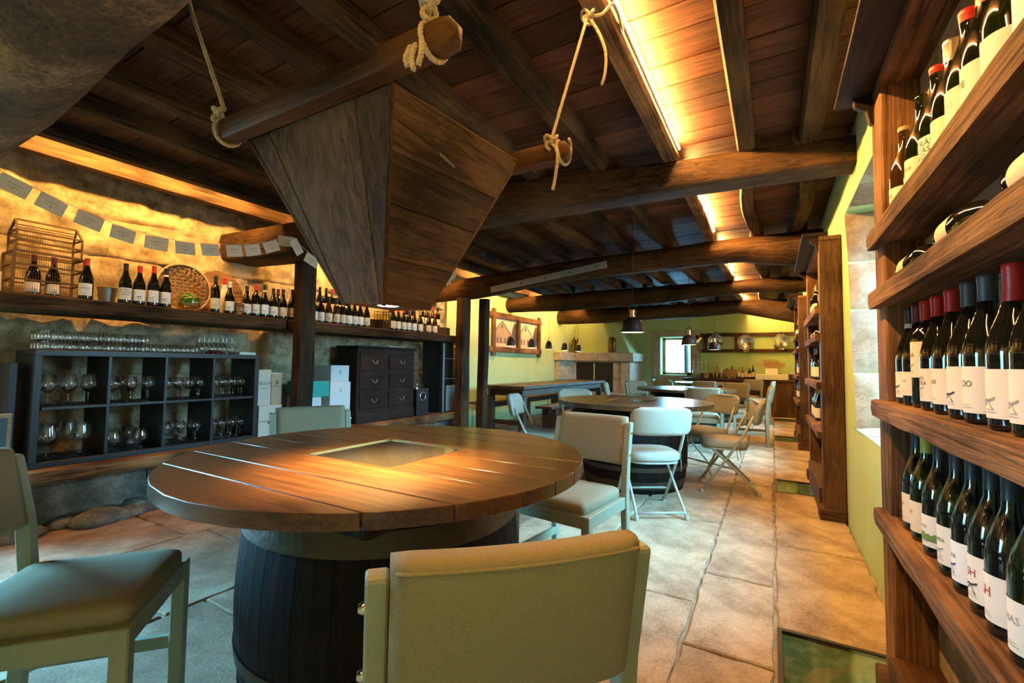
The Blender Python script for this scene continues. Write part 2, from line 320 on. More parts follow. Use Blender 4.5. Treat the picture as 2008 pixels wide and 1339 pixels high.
# ---- ceiling: boards across, joists along
ceil = struct(B().box(XL-.2, XR+.1, YR-.1, YB+.1, ZC+.03, ZC+.08).obj('ceiling', 'dark_X'))
y = YR; pl = {}
while y < YB:
    w = random.choice((.16, .19, .22))
    if w not in pl: pl[w] = B().box(-2.7, 2.62, -w/2+.003, w/2-.003, -.012, .012).mesh('ceiling_board', 'plank', bevel=.003)
    link('ceiling_board', pl[w], ceil, (-2.13+random.uniform(-.02, .02), y+w/2, ZC+.012+random.uniform(-.002, .002))); y += w
BEAMY = [.58, 3.3, 5.6, 8.25, 10.75]
JX = [.22, -.135, -.60, -1.09, -1.58, -1.95, -2.42, -2.95, -3.44, -4.02, -4.42]
bounds = [YR, .58, 3.32, 5.6, 8.25, 10.75, YB]
for bi in range(6):
    for jx in JX:
        a, b_ = bounds[bi], bounds[bi+1]; rr = random.Random(int(jx*100)+bi*31)
        led_side = jx in (-.60, -4.02)
        w = .105 if bi < 1 or led_side else rr.uniform(.10, .13); wob = 0 if bi <= 1 else (.012 if led_side else .05)
        rings = []; n = 8 if wob else 2; ph = rr.uniform(0, 6)
        for i in range(n+1):
            t = i/n; yy = a+(b_-a)*t; dx = wob*math.sin(t*PI*1.3+ph)*(1 if wob else 0); hw = w/2*(1+.12*nz(t*3, jx, bi))
            zb = 2.545 - (.02*nz(t*2, jx*3, 5) if wob else 0)
            pts = [(-1, 2.67), (1, 2.67), (1, zb+.03), (.75, zb+.004), (-.75, zb+.004), (-1, zb+.03)]
            rings.append([Vector((jx+dx+p[0]*hw, yy, p[1])) for p in pts])
        B().loft(rings).obj('joist', 'rustic_Y' if jx == -.60 else 'beam_Y', ceil, bool(wob))
# ---- left wall: stone in front, painted plaster beyond the posts
wl = struct(B().box(XL-.25, XL-.05, YR, -1.0, -.02, ZC+.02).box(XL-.25, XL-.05, .25, 6.05, -.02, ZC+.02).box(XL-.25, XL-.05, -1.0, .25, 2.15, ZC+.02).obj('wall_left', 'joint_earth'))
B().box(XL-.25, XL, 6.05, YB+.15, -.016, ZC+.02).obj('plaster', 'paint', wl)
def pillow(u0, u1, v0, v1, P, depth, seed, n=7, rough=.02, rag=.018):
    rr = random.Random(seed); g = .008; c = [rr.uniform(-rag, rag) for _ in range(8)]
    V = []; Fc = []
    for j in range(n+1):
        for i in range(n+1):
            s, t = i/n, j/n
            uu = (u0+g+c[0]*t+c[1]*(1-t))*(1-s) + (u1-g+c[2]*t+c[3]*(1-t))*s
            vv = (v0+g+c[4]*s+c[5]*(1-s))*(1-t) + (v1-g+c[6]*s+c[7]*(1-s))*t
            e = min(s, 1-s, t, 1-t)*n
            d = depth*(0 if e < .5 else (.72 if e < 1.5 else 1)) + (rough*nz(uu*4, vv*4, seed*.37) + rough*.7*nz(uu*11, vv*11, seed) if e > .5 else 0)
            if e < .5: d = 0
            V.append(P(uu, vv, d))
    for j in range(n):
        for i in range(n): Fc.append((j*n+j+i, j*n+j+i+1, (j+1)*(n+1)+i+1, (j+1)*(n+1)+i))
    return B().add(V, Fc)
zr = [0, .45, .98, 1.50, 1.98, 2.30, 2.66]
for r in range(len(zr)-1):
    rr = random.Random(r+40); yy = .27
    while yy < 6.0:
        w = rr.uniform(.55, 1.5); y1 = min(yy+w, 6.03)
        if 6.03-y1 < .25: y1 = 6.03
        pillow(yy, y1, zr[r], zr[r+1], lambda u, v, d: (XL-.052+d, u, v+.07*nz(u*.9, r, 4)), .046, r*100+int(yy*10), 20, .055, .05).obj('stone', 'wallstone', wl, 'all')
        yy = y1
# ---- right wall with three deep window openings
wr = B(); XO = 1.0
OPEN = [(2.40, 3.78, .74, 2.23), (5.95, 7.15, .74, 2.23), (9.25, 10.45, .74, 2.23)]
ys = YR-.1
for k, (a, b_, z0, z1) in enumerate(OPEN):
    sl = .14 if k == 0 else 0
    prev_sl = .14 if k == 1 else 0
    wr.prism([(ys, z0), (a, z0), (a, z1), (ys+ (2*prev_sl), z1)] if k == 1 else [(ys, z0), (a, z0), (a, z1), (ys, z1)], 'X', XR, XO)
    ys = b_ - sl if k == 0 else b_
wr.box(XR, XO, ys, YB+.15, .74, 2.23)
wr.box(XR, XO, YR-.1, YB+.15, -.016, .74); wr.box(XR, XO, YR-.1, YB+.15, 2.23, ZC+.02)
wallr = struct(wr.obj('wall_right', 'paint'))
for k, (a, b_, z0, z1) in enumerate(OPEN):
    wn = struct(link('window_%d' % (k+1), None))
    f = B(); xw = .93
    for p in ((a-.1, a+.05, z0, z1), (b_-.05, b_+.12, z0, z1), (a, b_, z0, z0+.06), (a, b_, z1-.06, z1), ((a+b_)/2-.025, (a+b_)/2+.025, z0, z1)): f.box(xw, xw+.05, p[0], p[1], p[2], p[3])
    f.obj('frame', 'brown_Z', wn, bevel=.004)
    for q0, q1 in ((a+.05, (a+b_)/2-.025), ((a+b_)/2+.025, b_-.05)): B().box(xw+.02, xw+.026, q0, q1, z0+.06, z1-.06).obj('pane', 'pane', wn)
    # rough stone lining of the far jamb, head and sill
    zs = [z0, z0+.36, z0+.78, z0+1.12, z1]
    for i in range(4):
        def PJ(u, v, d, b0=b_, k=k):
            yb = (b0-.14 + .28*(v-.74)/1.49) if k == 0 else b0
            return (u, yb-d-.004, v)
        pillow(XR-.010, xw, zs[i], zs[i+1], PJ, .03, 900+k*20+i, 9, .022, .006).obj('jamb_stone', 'jambstone', wn, 'all')
    for i in range(3):
        q0 = a+(b_-a)*i/3; q1 = a+(b_-a)*(i+1)/3
        pillow(XR-.010, xw, q0, q1, lambda u, v, d, z0=z0: (u, v, z0+d+.003), .02, 950+k*20+i, 7, .012, .004).obj('sill_stone', 'jambstone', wn, 'all')
        pillow(XR-.010, xw, q0, q1, lambda u, v, d, z1=z1: (u, v, z1-d-.003), .02, 970+k*20+i, 7, .012, .004).obj('head_stone', 'jambstone', wn, 'all')
# ---- end wall with its window
wb = B(); wx0, wx1, wz0, wz1 = -2.62, -1.84, .90, 1.90
wb.box(XL-.25, wx0, YB, YB+.5, -.016, ZC+.02).box(wx1, XO, YB, YB+.5, -.016, ZC+.02).box(wx0, wx1, YB, YB+.5, -.016, wz0).box(wx0, wx1, YB, YB+.5, wz1, ZC+.02)
wallb = struct(wb.obj('wall_back', 'paint'))
w4 = struct(link('window_4', None))
for nm, x0, x1, z0, z1 in (('lintel_stone', wx0-.22, wx1+.22, wz1, wz1+.17), ('sill_stone', wx0-.22, wx1+.22, wz0-.12, wz0), ('jamb_stone', wx0-.22, wx0, wz0, wz0+.55), ('jamb_stone', wx0-.22, wx0, wz0+.56, wz1), ('jamb_stone', wx1, wx1+.22, wz0, wz0+.45), ('jamb_stone', wx1, wx1+.22, wz0+.46, wz1)):
    B().box(x0+.003, x1-.003, YB-.035, YB+.12, z0+.003, z1-.003).obj(nm, 'granite', w4, bevel=.008)
f = B()
for p in ((wx0, wx0+.07, wz0, wz1), (wx1-.07, wx1, wz0, wz1), (wx0, wx1, wz0, wz0+.06), (wx0, wx1, wz1-.06, wz1)): f.box(p[0], p[1], YB+.30, YB+.36, p[2], p[3])
f.obj('frame', 'pale', w4); B().box(wx0+.07, wx1-.07, YB+.33, YB+.335, wz0+.06, wz1-.06).obj('pane', 'pane', w4)
sh = B().box(0, .34, -.03, 0, wz0+.06, wz1-.06); sh.obj('shutter', 'black', w4, loc=(wx1-.10, YB+.30, 0), rz=math.radians(-97))
# ---- rear wall behind the photographer; glazed door in the left wall
struct(B().box(XL-.25, XO, YR-.3, YR, -.016, ZC+.02).obj('wall_rear', 'paint'))
d1 = struct(link('door_1', None)); f = B(); dy0, dy1, dzt = -1.0, .25, 2.15
for y0, y1, z0, z1 in ((dy0, dy0+.08, 0, dzt), (dy1-.08, dy1, 0, dzt), (dy0+.08, dy1-.08, dzt-.1, dzt), (dy0+.08, dy1-.08, 0, .12)): f.box(XL-.20, XL-.14, y0, y1, z0, z1)
f.obj('frame', 'brown_Z', d1); B().box(XL-.175, XL-.17, dy0+.08, dy1-.08, .12, dzt-.1).obj('pane', 'pane', d1)

# ================================================================== BEAMS, POSTS, LED LINES
def log(label, st, mat='beam_X', seed=1, n=14, rough=.05, square=0):
    """st: stations (x, y, zbottom, ztop, half depth)"""
    rings = []; m = 26
    for i in range(m+1):
        t = i/m*(len(st)-1); k = min(int(t), len(st)-2); u = t-k; u = u*u*(3-2*u) if len(st) > 2 else u
        x, yy, zb, zt, hy = [st[k][q]*(1-u)+st[k+1][q]*u for q in range(5)]
        zc, hz = (zb+zt)/2, (zt-zb)/2; ring = []
        for j in range(n):
            a = 2*PI*j/n; ca, sa = math.cos(a), math.sin(a)
            if square: p = 2/(2+square*5); ca = math.copysign(abs(ca)**p, ca); sa = math.copysign(abs(sa)**p, sa)
            d = 1 + rough*nz(x*1.5, ca*1.3+seed, sa*1.3) + rough*.5*nz(x*5, ca*3, sa*3+seed)
            ring.append(Vector((x, yy+ca*hy*d, zc+sa*hz*d)))
        rings.append(ring)
    o = B().loft(rings).obj('ceiling_beam', mat, None, True); tag(o, label, 'beam', 'cross beams under the ceiling'); return o
def z_at(px, py, Y): return W(px, py, 'Y', Y).z
log('thick rough log beam crossing the upper left corner nearest the camera', [(XL-.05, .50, 2.14, 2.56, .24), (-3.6, .50, 2.13, 2.55, .25), (-2.5, .50, 2.15, 2.55, .24), (-1.6, .53, 2.24, 2.55, .21), (-.4, .55, 2.29, 2.55, .19), (XR+.02, .57, 2.31, 2.55, .18)], 'bark', seed=3, rough=.12)
log('squared beam behind the hopper, its right end lit by the ceiling strip', [(XL-.05, 2.62, 2.12, 2.40, .20), (-4.2, 2.72, 2.12, 2.42, .18), (-3.0, 2.93, 2.22, 2.53, .17), (-1.6, 3.17, 2.31, 2.56, .15), (-.5, 3.36, 2.37, 2.56, .13), (XR+.02, 3.50, 2.385, 2.565, .12)], seed=5, rough=.045, square=1.3)
log('thick bowed log beam carrying a riveted metal plate', [(XL-.05, 5.68, 2.10, 2.40, .17), (-3.9, 5.66, 2.11, 2.44, .18), (-2.4, 5.64, 2.26, 2.53, .17), (-1.2, 5.62, 2.29, 2.55, .17), (-.3, 5.60, 2.30, 2.56, .19), (XR+.02, 5.60, 2.15, 2.56, .22)], seed=7, rough=.06)
log('bowed log beam, third across the room behind the plated one', [(XL-.05, 8.15, 2.20, 2.50, .18), (-3.6, 8.15, 2.18, 2.52, .18), (-1.6, 8.2, 2.24, 2.54, .17), (-.3, 8.25, 2.34, 2.55, .15), (XR+.02, 8.3, 2.30, 2.55, .15)], seed=9, rough=.06)
log('sagging log beam closest to the green end wall', [(XL-.05, 10.7, 2.16, 2.50, .18), (-3.6, 10.7, 2.16, 2.52, .18), (-1.4, 10.72, 2.22, 2.54, .17), (-.6, 10.75, 2.27, 2.55, .16), (XR+.02, 10.8, 2.02, 2.54, .18)], seed=11, rough=.06)
# riveted plate on the front of the third beam
t = thing('beam_plate', 'grey riveted metal strap on the face of the bowed log beam', 'metal plate')
pa, pb = W(962, 571, 'Y', 5.42), W(1190, 521, 'Y', 5.42)
B().bar(pa+Vector((0, 0, .02)), pb+Vector((0, 0, .02)), .012, .085).obj('plate', 'sheet_plate', t, bevel=.003)
for i in range(5):
    p = pa.lerp(pb, .08+.21*i); B().lathe([(0, .012), (.008, .009), (.012, 0)], 8).obj('rivet', 'iron', t, True, loc=(p.x, p.y-.006, p.z+.02)).rotation_euler = (PI/2, 0, 0)
def post(label, x, y0, w, d, z0, z1, seed, lean=0, plate=False):
    rings = []
    for i in range(13):
        u = i/12; z = z0+(z1-z0)*u; ww = w/2*(1+.07*nz(u*4, seed, 1)); dd = d/2*(1+.07*nz(u*4, seed, 7)); ox = .012*nz(u*2.5, seed, 3)+lean*u
        rings.append([Vector((x+ox+sx*ww, y0+.012*nz(u*2.5, seed, 9)+sy*dd, z)) for sx, sy in ((-1, -.8), (-.8, -1), (.8, -1), (1, -.8), (1, .8), (.8, 1), (-.8, 1), (-1, .8))])
    return tag(B().loft(rings).obj('wooden_post', 'beam_Z', None, True), label, 'post', 'upright posts along the left wall')
post('dark square post between cartons and drawers, rising to the log beam', -4.08, 2.90, .14, .17, 0, 2.14, 1)
post('dark thick post at the far end of the bottle shelf', -4.08, 5.60, .15, .20, 0, 2.12, 2)
post('slimmer knotted post in front of the yellow wall', -3.86, 5.80, .13, .13, 0, 2.12, 3, .03)
def led(label, x, facing, segs, z=2.618):
    for k, (a, b_) in enumerate(segs):
        t = thing('led_strip', label % ORD[k], 'led strip', group='warm light strips')
        B().box(x-.004, x+.004, a, b_, z-.010, z+.012).obj('profile', 'steel', t)
        B().box(x+.004*facing, x+.010*facing, a+.005, b_-.005, z-.008, z+.010).obj('diffuser', 'led' if facing > 0 else 'led_left', t)
led('warm led strip on the right-hand joist, %s stretch from the camera', -.542, 1, [(-.75, .30), (.80, 3.20), (3.55, 5.36), (5.85, 8.05), (8.5, 10.55), (11.0, 12.5)])
led('warm led strip along the left wall joist, %s stretch from the camera', -4.078, -1, [(-1.9, .25), (.85, 2.45), (3.05, 5.38), (5.95, 7.9), (8.4, 10.45), (10.95, 11.35)])

# ================================================================== BARREL TABLES
TR, TZ, TT = .73, .79, .042
def barrel_profile(z):                       # radius at height, 0..0.745
    u = (z-.36)/.40; return .50 - .055*u*u
def make_table(loc, label, hole):
    t = thing('barrel_table', label, 'table', loc, 0, 'round tables on wine barrels')
    # top planks running along X, clipped to the disc; the square hole in the middle
    h = .215 if hole else .16
    edges = [-.73, -.56, -.40, -h, -h/3, h/3, h, .40, .56, .73]
    def arc(y0, y1, x0, x1, sgn):            # one plank outline
        y0 += .0022; y1 -= .0022; P = []
        def cx(y): return math.sqrt(max(TR*TR-y*y, 1e-5))
        n = 7; ys_ = [y0+(y1-y0)*i/n for i in range(n+1)]
        right = [(x1 if x1 is not None else cx(q), q) for q in ys_]; left = [(x0 if x0 is not None else -cx(q), q) for q in ys_]
        for p in right: P.append(p)
        for p in reversed(left): P.append(p)
        Q = []
        for p in P:
            if not Q or (abs(p[0]-Q[-1][0])+abs(p[1]-Q[-1][1])) > .0006: Q.append(p)
        return Q
    for y0, y1 in zip(edges, edges[1:]):
        inner = abs((y0+y1)/2) < h
        for x0, x1 in (((None, -h), (h, None)) if inner else ((None, None),)):
            B().prism(arc(y0, y1, x0, x1, 1), 'Z', TZ-TT, TZ).obj('plank', 'tabletop', t, True, bevel=.0016)
    fr = B()
    for x0, x1, y0, y1 in ((-h, -h+.008, -h, h), (h-.008, h, -h, h), (-h+.008, h-.008, -h, -h+.008), (-h+.008, h-.008, h-.008, h)): fr.box(x0, x1, y0, y1, TZ-TT, TZ+.001)
    fr.obj('hole_trim', 'brass' if hole else 'brown_X', t)
    B().box(-h+.008, h-.008, -h+.008, h-.008, TZ-.012, TZ-.004).obj('glass_pane', 'fridge_glass', t)
    for sx in (-1, 1): B().box(sx*.37-.05, sx*.37+.05, -.50, .50, TZ-TT-.055, TZ-TT).obj('batten', 'dark_Y', t, bevel=.006)
    # barrel: staves, hoops, head
    n = 26; prof = [i*.735/10 for i in range(11)]; sv = B(); R = []
    for z in prof:
        r = barrel_profile(z); a = PI/n*.985
        R.append([Vector((r*math.cos(s), r*math.sin(s), z)) for s in (-a, 0, a)] + [Vector(((r-.03)*math.cos(s), (r-.03)*math.sin(s), z)) for s in (a, -a)])
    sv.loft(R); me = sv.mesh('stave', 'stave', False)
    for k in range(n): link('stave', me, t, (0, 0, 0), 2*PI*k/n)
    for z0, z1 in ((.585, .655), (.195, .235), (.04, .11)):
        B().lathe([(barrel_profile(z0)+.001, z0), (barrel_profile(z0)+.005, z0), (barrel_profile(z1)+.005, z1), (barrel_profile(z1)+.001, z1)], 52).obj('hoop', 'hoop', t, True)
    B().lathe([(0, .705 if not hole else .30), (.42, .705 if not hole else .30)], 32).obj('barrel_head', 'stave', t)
    return t
T1 = make_table((-1.28, 1.30, 0), 'round wooden barrel table with square glazed opening beneath the hanging hopper', True)
T2 = make_table((-1.20, 4.50, 0), 'round barrel table ringed by padded folding chairs', True)
T3 = copytree(T2); T3.location = (-1.20, 7.55, 0); T3['label'] = 'round barrel table beyond the folding chairs, third from the camera'
T4 = copytree(T2); T4.location = (-1.15, 10.55, 0); T4['label'] = 'furthest round barrel table, near the back counter'

# ================================================================== CHAIRS
def rrect(cy, cz, hy, hz, r, n=3):
    P = []
    for k, (sy, sz) in enumerate(((1, 1), (-1, 1), (-1, -1), (1, -1))):
        for i in range(n+1):
            a = PI/2*k + PI/2*i/n; P.append((cy+sy*(hy-r)+math.cos(a)*r, cz+sz*(hz-r)+math.sin(a)*r))
    return P
def make_dining():
    t = thing('dining_chair', '-', 'chair', group='upholstered dining chairs')
    for s in (-1, 1):
        B().box(s*.205-.021, s*.205+.021, .185, .227, 0, .445).obj('front_leg', 'olive_paint', t, bevel=.004)
        p = B(); R = []
        for z, yy in ((0, -.222), (.44, -.205), (.62, -.222), (.815, -.262), (.825, -.264)):
            k = .021 if z < .82 else .016
            R.append([Vector((s*.214+a*.017, yy+b*k, z)) for a, b in ((-1, -1), (1, -1), (1, 1), (-1, 1))])
        p.loft(R).obj('back_post', 'olive_paint', t, bevel=.004)
        B().box(s*.21-.014, s*.21+.014, -.19, .19, .385, .445).obj('side_rail', 'olive_paint', t, bevel=.003)
        B().box(s*.21-.012, s*.21+.012, -.20, .19, .16, .20).obj('stretcher', 'olive_paint', t, bevel=.003)
        for z in (.66, .77):
            yy = -.222-.04*(z-.62)/.195
            B().lathe([(0, .010), (.006, .009), (.009, .004), (.009, 0)], 10).obj('bolt', 'chrome', t, True, loc=(s*.231, yy, z)).rotation_euler = (0, s*PI/2, 0)
    B().box(-.184, .184, .192, .220, .385, .445).obj('front_rail', 'olive_paint', t, bevel=.003)
    B().box(-.197, .197, -.212, -.186, .385, .445).obj('back_rail', 'olive_paint', t, bevel=.003)
    # seat cushion: softly domed
    b = B(); R = []
    for z, k in ((.435, .96), (.440, 1.0), (.475, 1.0), (.488, .975), (.497, .90), (.502, .70), (.504, .35)):
        R.append([Vector((x*k, y*k+.012, z)) for x, y in rrect(0, 0, .197, .205, .028, 3)])
    b.loft(R).obj('seat', 'cloth', t, 'all')
    # backrest pad between the posts, slightly dished, top leaning back
    b = B(); R = []; n = 14
    for i in range(n+1):
        u = -1+2*i/n; x = u*.196; e = 1-max(0, (abs(u)-.93)/.07)*.28
        sag = -.018*(1-u*u)
        sec = []
        for yy, zz in rrect(0, .727, .036*e, .125*(.98+.02*e), .024*e, 3):
            sec.append(Vector((x, yy-.232+sag-.20*(zz-.62)+.012*(zz-.705)*10*.0, zz)))
        R.append(sec)
    pad = b.loft(R).obj('backrest', 'cloth', t, 'all')
    pp = B(); pp.tube([(-.19+.38*i/12, -.232-.018*(1-(-1+2*i/12)**2)-.20*(.836-.62)-.033, .836) for i in range(13)], .0035, 6); pp.obj('piping', 'cloth', pad, 'all')
    return t
def make_folding():
    t = thing('folding_chair', '-', 'chair', group='padded folding chairs around the second table')
    for s in (-1, 1):
        x = s*.205
        B().tube([(x, -.225, .70), (x, -.13, .50), (x, .03, .26), (x, .20, .012)], .0115, 8).obj('front_leg', 'tube_paint', t, 'all')
        B().tube([(x*.86, .15, .425), (x*.86, -.05, .24), (x*.9, -.24, .05), (x*.92, -.265, .012)], .0105, 8).obj('rear_leg', 'tube_paint', t, 'all')
        B().lathe([(0, 0), (.015, 0), (.016, .03), (.012, .035)], 10, (x, .20, 0)).obj('foot_cap', 'tube_paint', t, True)
        B().lathe([(0, 0), (.015, 0), (.016, .03), (.012, .035)], 10, (x*.92, -.265, 0)).obj('foot_cap', 'tube_paint', t, True)
        lo = [(x+s*.006, -.10+.02*math.cos(a), .44+.028*math.sin(a)) for a in [2*PI*k/14 for k in range(15)]] + [(x+s*.012, -.11, .40), (x+s*.012, -.12, .34)]
        B().tube(lo, .003, 5).obj('tie', 'cloth', t, 'all')
        B().tube([(x+s*.010, -.10, .44), (x+s*.02, -.085, .38), (x+s*.02, -.095, .31)], .003, 5).obj('tie', 'cloth', t, 'all')
    B().tube([(-.205, .115, .135), (.205, .115, .135)], .009, 8).obj('crossbar', 'tube_paint', t, 'all')
    B().tube([(-.188, -.245, .045), (.188, -.245, .045)], .009, 8).obj('crossbar', 'tube_paint', t, 'all')
    B().tube([(-.205, -.225, .70), (-.205, -.27, .79), (-.16, -.283, .815), (.16, -.283, .815), (.205, -.27, .79), (.205, -.225, .70)], .0115, 8).obj('back_hoop', 'tube_paint', t, 'all')
    # seat pad, rounded D outline
    out = []
    for k in range(32):
        a = 2*PI*k/32; ca, sa = math.cos(a), math.sin(a); p = .62
        out.append((math.copysign(abs(ca)**p, ca)*.215, math.copysign(abs(sa)**p, sa)*.205+.0))
    b = B(); R = []
    for z, k in ((.405, .90), (.408, .97), (.42, 1.0), (.445, 1.0), (.462, .975), (.473, .90), (.479, .70), (.480, .35)): R.append([Vector((x*k, y*k, z)) for x, y in out])
    b.loft(R).obj('seat', 'cloth_pale', t, 'all')
    B().loft([[Vector((x*.94, y*.94, z)) for x, y in out] for z in (.388, .404)]).obj('seat_pan', 'tube_paint', t)
    # curved pill-shaped back pad
    b = B(); R = []; n = 20
    for i in range(n+1):
        u = -1+2*i/n; x = u*.232; e = max(.12, (1-abs(u)**5))**.5
        hz = .108*(.62+.38*e)*(1 if abs(u) < .98 else .8); hy = .032*max(.35, e)
        cy = -.235-.050*(1-u*u); sec = []
        for yy, zz in rrect(0, .715+.0*u, hy, hz, hy*.95, 4): sec.append(Vector((x, yy+cy-.24*(zz-.66), zz+.006*(1-u*u))))
        R.append(sec)
    b.loft(R).obj('backrest', 'cloth_pale', t, 'all')
    return t
def place(proto, used, x, y, fx, fy, label):
    o = proto if not used[0] else copytree(proto); used[0] = True
    o.location = (x, y, 0); o.rotation_euler = (0, 0, math.atan2(-fx, fy)); o['label'] = label; return o
dc, du = make_dining(), [False]
place(dc, du, -.545, .83, -.72, .70, 'olive upholstered dining chair in the foreground with its back to the camera')
place(dc, du, -1.75, .53, .66, .75, 'blue-lit dining chair at the lower left corner of the picture')
place(dc, du, -2.23, 1.72, .93, -.42, 'pale dining chair across the near table in front of the cartons')
place(dc, du, -.92, 2.22, -.12, -1, 'olive dining chair tucked beside the near table, turned toward it')
place(dc, du, -.84, 6.70, -.18, 1, 'blue-lit dining chair with its back turned, just beyond the folding chairs')
place(dc, du, -.30, 7.62, -1, -.05, 'dining chair seen from the side, beyond the yellowish folding chair by the walkway')
place(dc, du, -.66, 8.52, -.42, -1, 'yellow-green dining chair at the far right edge of the third table')
place(dc, du, -2.10, 7.25, 1, .25, 'dining chair on the left of the third table, nearer one of the pair')
place(dc, du, -2.02, 8.35, .8, -.65, 'dining chair on the left of the third table, further one of the pair')
place(dc, du, -1.80, 9.75, .5, .85, 'dining chair with its back turned at the near left of the furthest table')
place(dc, du, -1.16, 9.62, -.1, 1, 'dining chair with its back turned at the middle of the furthest table')
place(dc, du, -.52, 11.40, -.5, -.85, 'yellow-green dining chair against the counter at the furthest table')
place(dc, du, -.28, 10.55, -1, 0, 'dining chair seen from the side at the right of the furthest table')
fc, fu = make_folding(), [False]
place(fc, fu, -.87, 3.72, -.55, .83, 'blue-lit folding chair with its rounded back toward the camera')
place(fc, fu, -.41, 4.70, -1, -.18, 'yellowish folding chair standing sideways on the walkway')
place(fc, fu, -.66, 5.33, -.62, -.78, 'folding chair tucked behind the right rim of the second table')
place(fc, fu, -2.02, 4.12, .92, .25, 'pale green folding chair at the left of the second table, nearer one')
place(fc, fu, -1.98, 5.20, .72, -.69, 'pale green folding chair at the left of the second table, further one')
place(fc, fu, -2.05, 10.55, 1, .1, 'folding chair at the left of the furthest table below the window')

# ================================================================== LONG TABLE AND BENCHES
t = thing('trestle_table', 'long heavy wooden table beside the yellow wall under small pendant lamps', 'table')
tx0, tx1, ty0, ty1 = -4.32, -3.50, 6.48, 10.6
for i in range(4):
    a = tx0+(tx1-tx0)*i/4; B().box(a+.002, a+(tx1-tx0)/4-.002, ty0+random.uniform(-.02, .02), ty1+random.uniform(-.02, .02), .715, .770).obj('plank', 'bench_Y', t, bevel=.005)
for x in (tx0+.1, tx1-.1):
    for yy in (ty0+.16, ty1-.16): B().box(x-.055, x+.055, yy-.055, yy+.055, 0, .60).obj('leg', 'bench_Z', t, bevel=.006)
    B().box(x-.03, x+.03, ty0+.10, ty1-.10, .60, .715).obj('apron', 'bench_Y', t, bevel=.004)
for yy in (ty0+.16, ty1-.16):
    B().box(tx0+.155, tx1-.155, yy-.03, yy+.03, .12, .19).obj('stretcher', 'bench_X', t, bevel=.004)
    B().box(tx0+.13, tx1-.13, yy-.03, yy+.03, .60, .715).obj('apron', 'bench_X', t, bevel=.004)
for lab, bx in (('dark wooden bench against the yellow wall behind the long table', -4.53), ('dark wooden bench on the open side of the long table', -3.20)):
    t = thing('bench', lab, 'bench', group='benches at the long table')
    for s in (-1, 1): B().box(bx+(.0 if s > 0 else -.15)+.002, bx+(.15 if s > 0 else 0)-.002, 6.6, 10.3, .415, .455).obj('plank', 'bench_Y', t, bevel=.004)
    for yy in (6.85, 8.45, 10.05): B().box(bx-.13, bx+.13, yy-.03, yy+.03, 0, .415).obj('leg_panel', 'bench_Z', t, bevel=.005)
    B().box(bx-.02, bx+.02, 6.8, 10.1, .33, .40).obj('rail', 'bench_Y', t, bevel=.003)

# ================================================================== LEFT SIDE: LEDGE, LOW BEAM, SHELF
t = thing('stone_ledge', 'low rough stone ledge along the left wall carrying the beam', 'ledge')
yy = .42; k = 0
while yy < 5.9:
    w = random.uniform(.45, .8); y1 = min(yy+w, 5.95)
    g = B(); n = 7; V = []
    for j in range(5):
        zz = [0, .08, .17, .24, .298][j]; out = [.10, .07, .03, .015, 0][j]
        for i in range(n+1): V.append((-4.33+out+.09*nz(i*.9+yy, zz*9, 3)+(.012 if 0 < i < n else -.03), yy+.006+(y1-yy-.012)*i/n, zz))
    Fc = [(j*(n+1)+i, j*(n+1)+i+1, (j+1)*(n+1)+i+1, (j+1)*(n+1)+i) for j in range(4) for i in range(n)]
    m0 = len(V); V += [(-4.69, yy+.006+(y1-yy-.012)*i/n, .298) for i in range(n+1)]
    Fc += [(4*(n+1)+i, 4*(n+1)+i+1, m0+i+1, m0+i) for i in range(n)]
    g.add(V, Fc).obj('ledge_stone', 'rock', t, 'all'); yy = y1
rr = random.Random(21)
for i in range(34):                                           # loose rubble where the ledge meets the floor
    yy = rr.uniform(.5, 2.6); sc_ = rr.uniform(.05, .13); g = B(); V = []
    for j in range(5):
        ph = PI*(j+.5)/5
        for q in range(8): a = 2*PI*q/8; k = 1+.35*nz(i*3+math.cos(a), math.sin(a), ph); V.append((math.sin(ph)*math.cos(a)*sc_*k, math.sin(ph)*math.sin(a)*sc_*1.3*k, math.cos(ph)*sc_*.5*k))
    g.loft([[Vector(V[j*8+q]) for q in range(8)] for j in range(5)]).obj('rubble_stone', 'rock', t, 'all', loc=(-4.21+rr.uniform(-.03, .14), yy, sc_*.22), rz=rr.uniform(0, 6))
lb = B(); R = []
for i in range(20):
    yy = .42+5.43*i/19; w = .02*nz(yy*.9, 1, 1)
    R.append([Vector((x, yy, z)) for x, z in ((-4.69, .30), (-4.15+w, .302+w*.5), (-4.13+w, .33), (-4.14+w, .388), (-4.16, .397), (-4.69, .397))])
lowbeam = tag(lb.loft(R).obj('low_beam', 'rustic_Y', None, True), 'worn low timber along the left wall carrying cabinet, cartons and drawers', 'beam')
t = thing('wall_shelf', 'long thick dark timber shelf on the stone wall, full of wine bottles', 'shelf')
ZS = 1.552
B().box(-4.69, -4.21, .42, 2.80, ZS-.105, ZS).obj('board', 'beam_Y', t, bevel=.01)
B().box(-4.69, -4.21, 2.83, 5.72, ZS-.105, ZS).obj('board', 'beam_Y', t, bevel=.01)
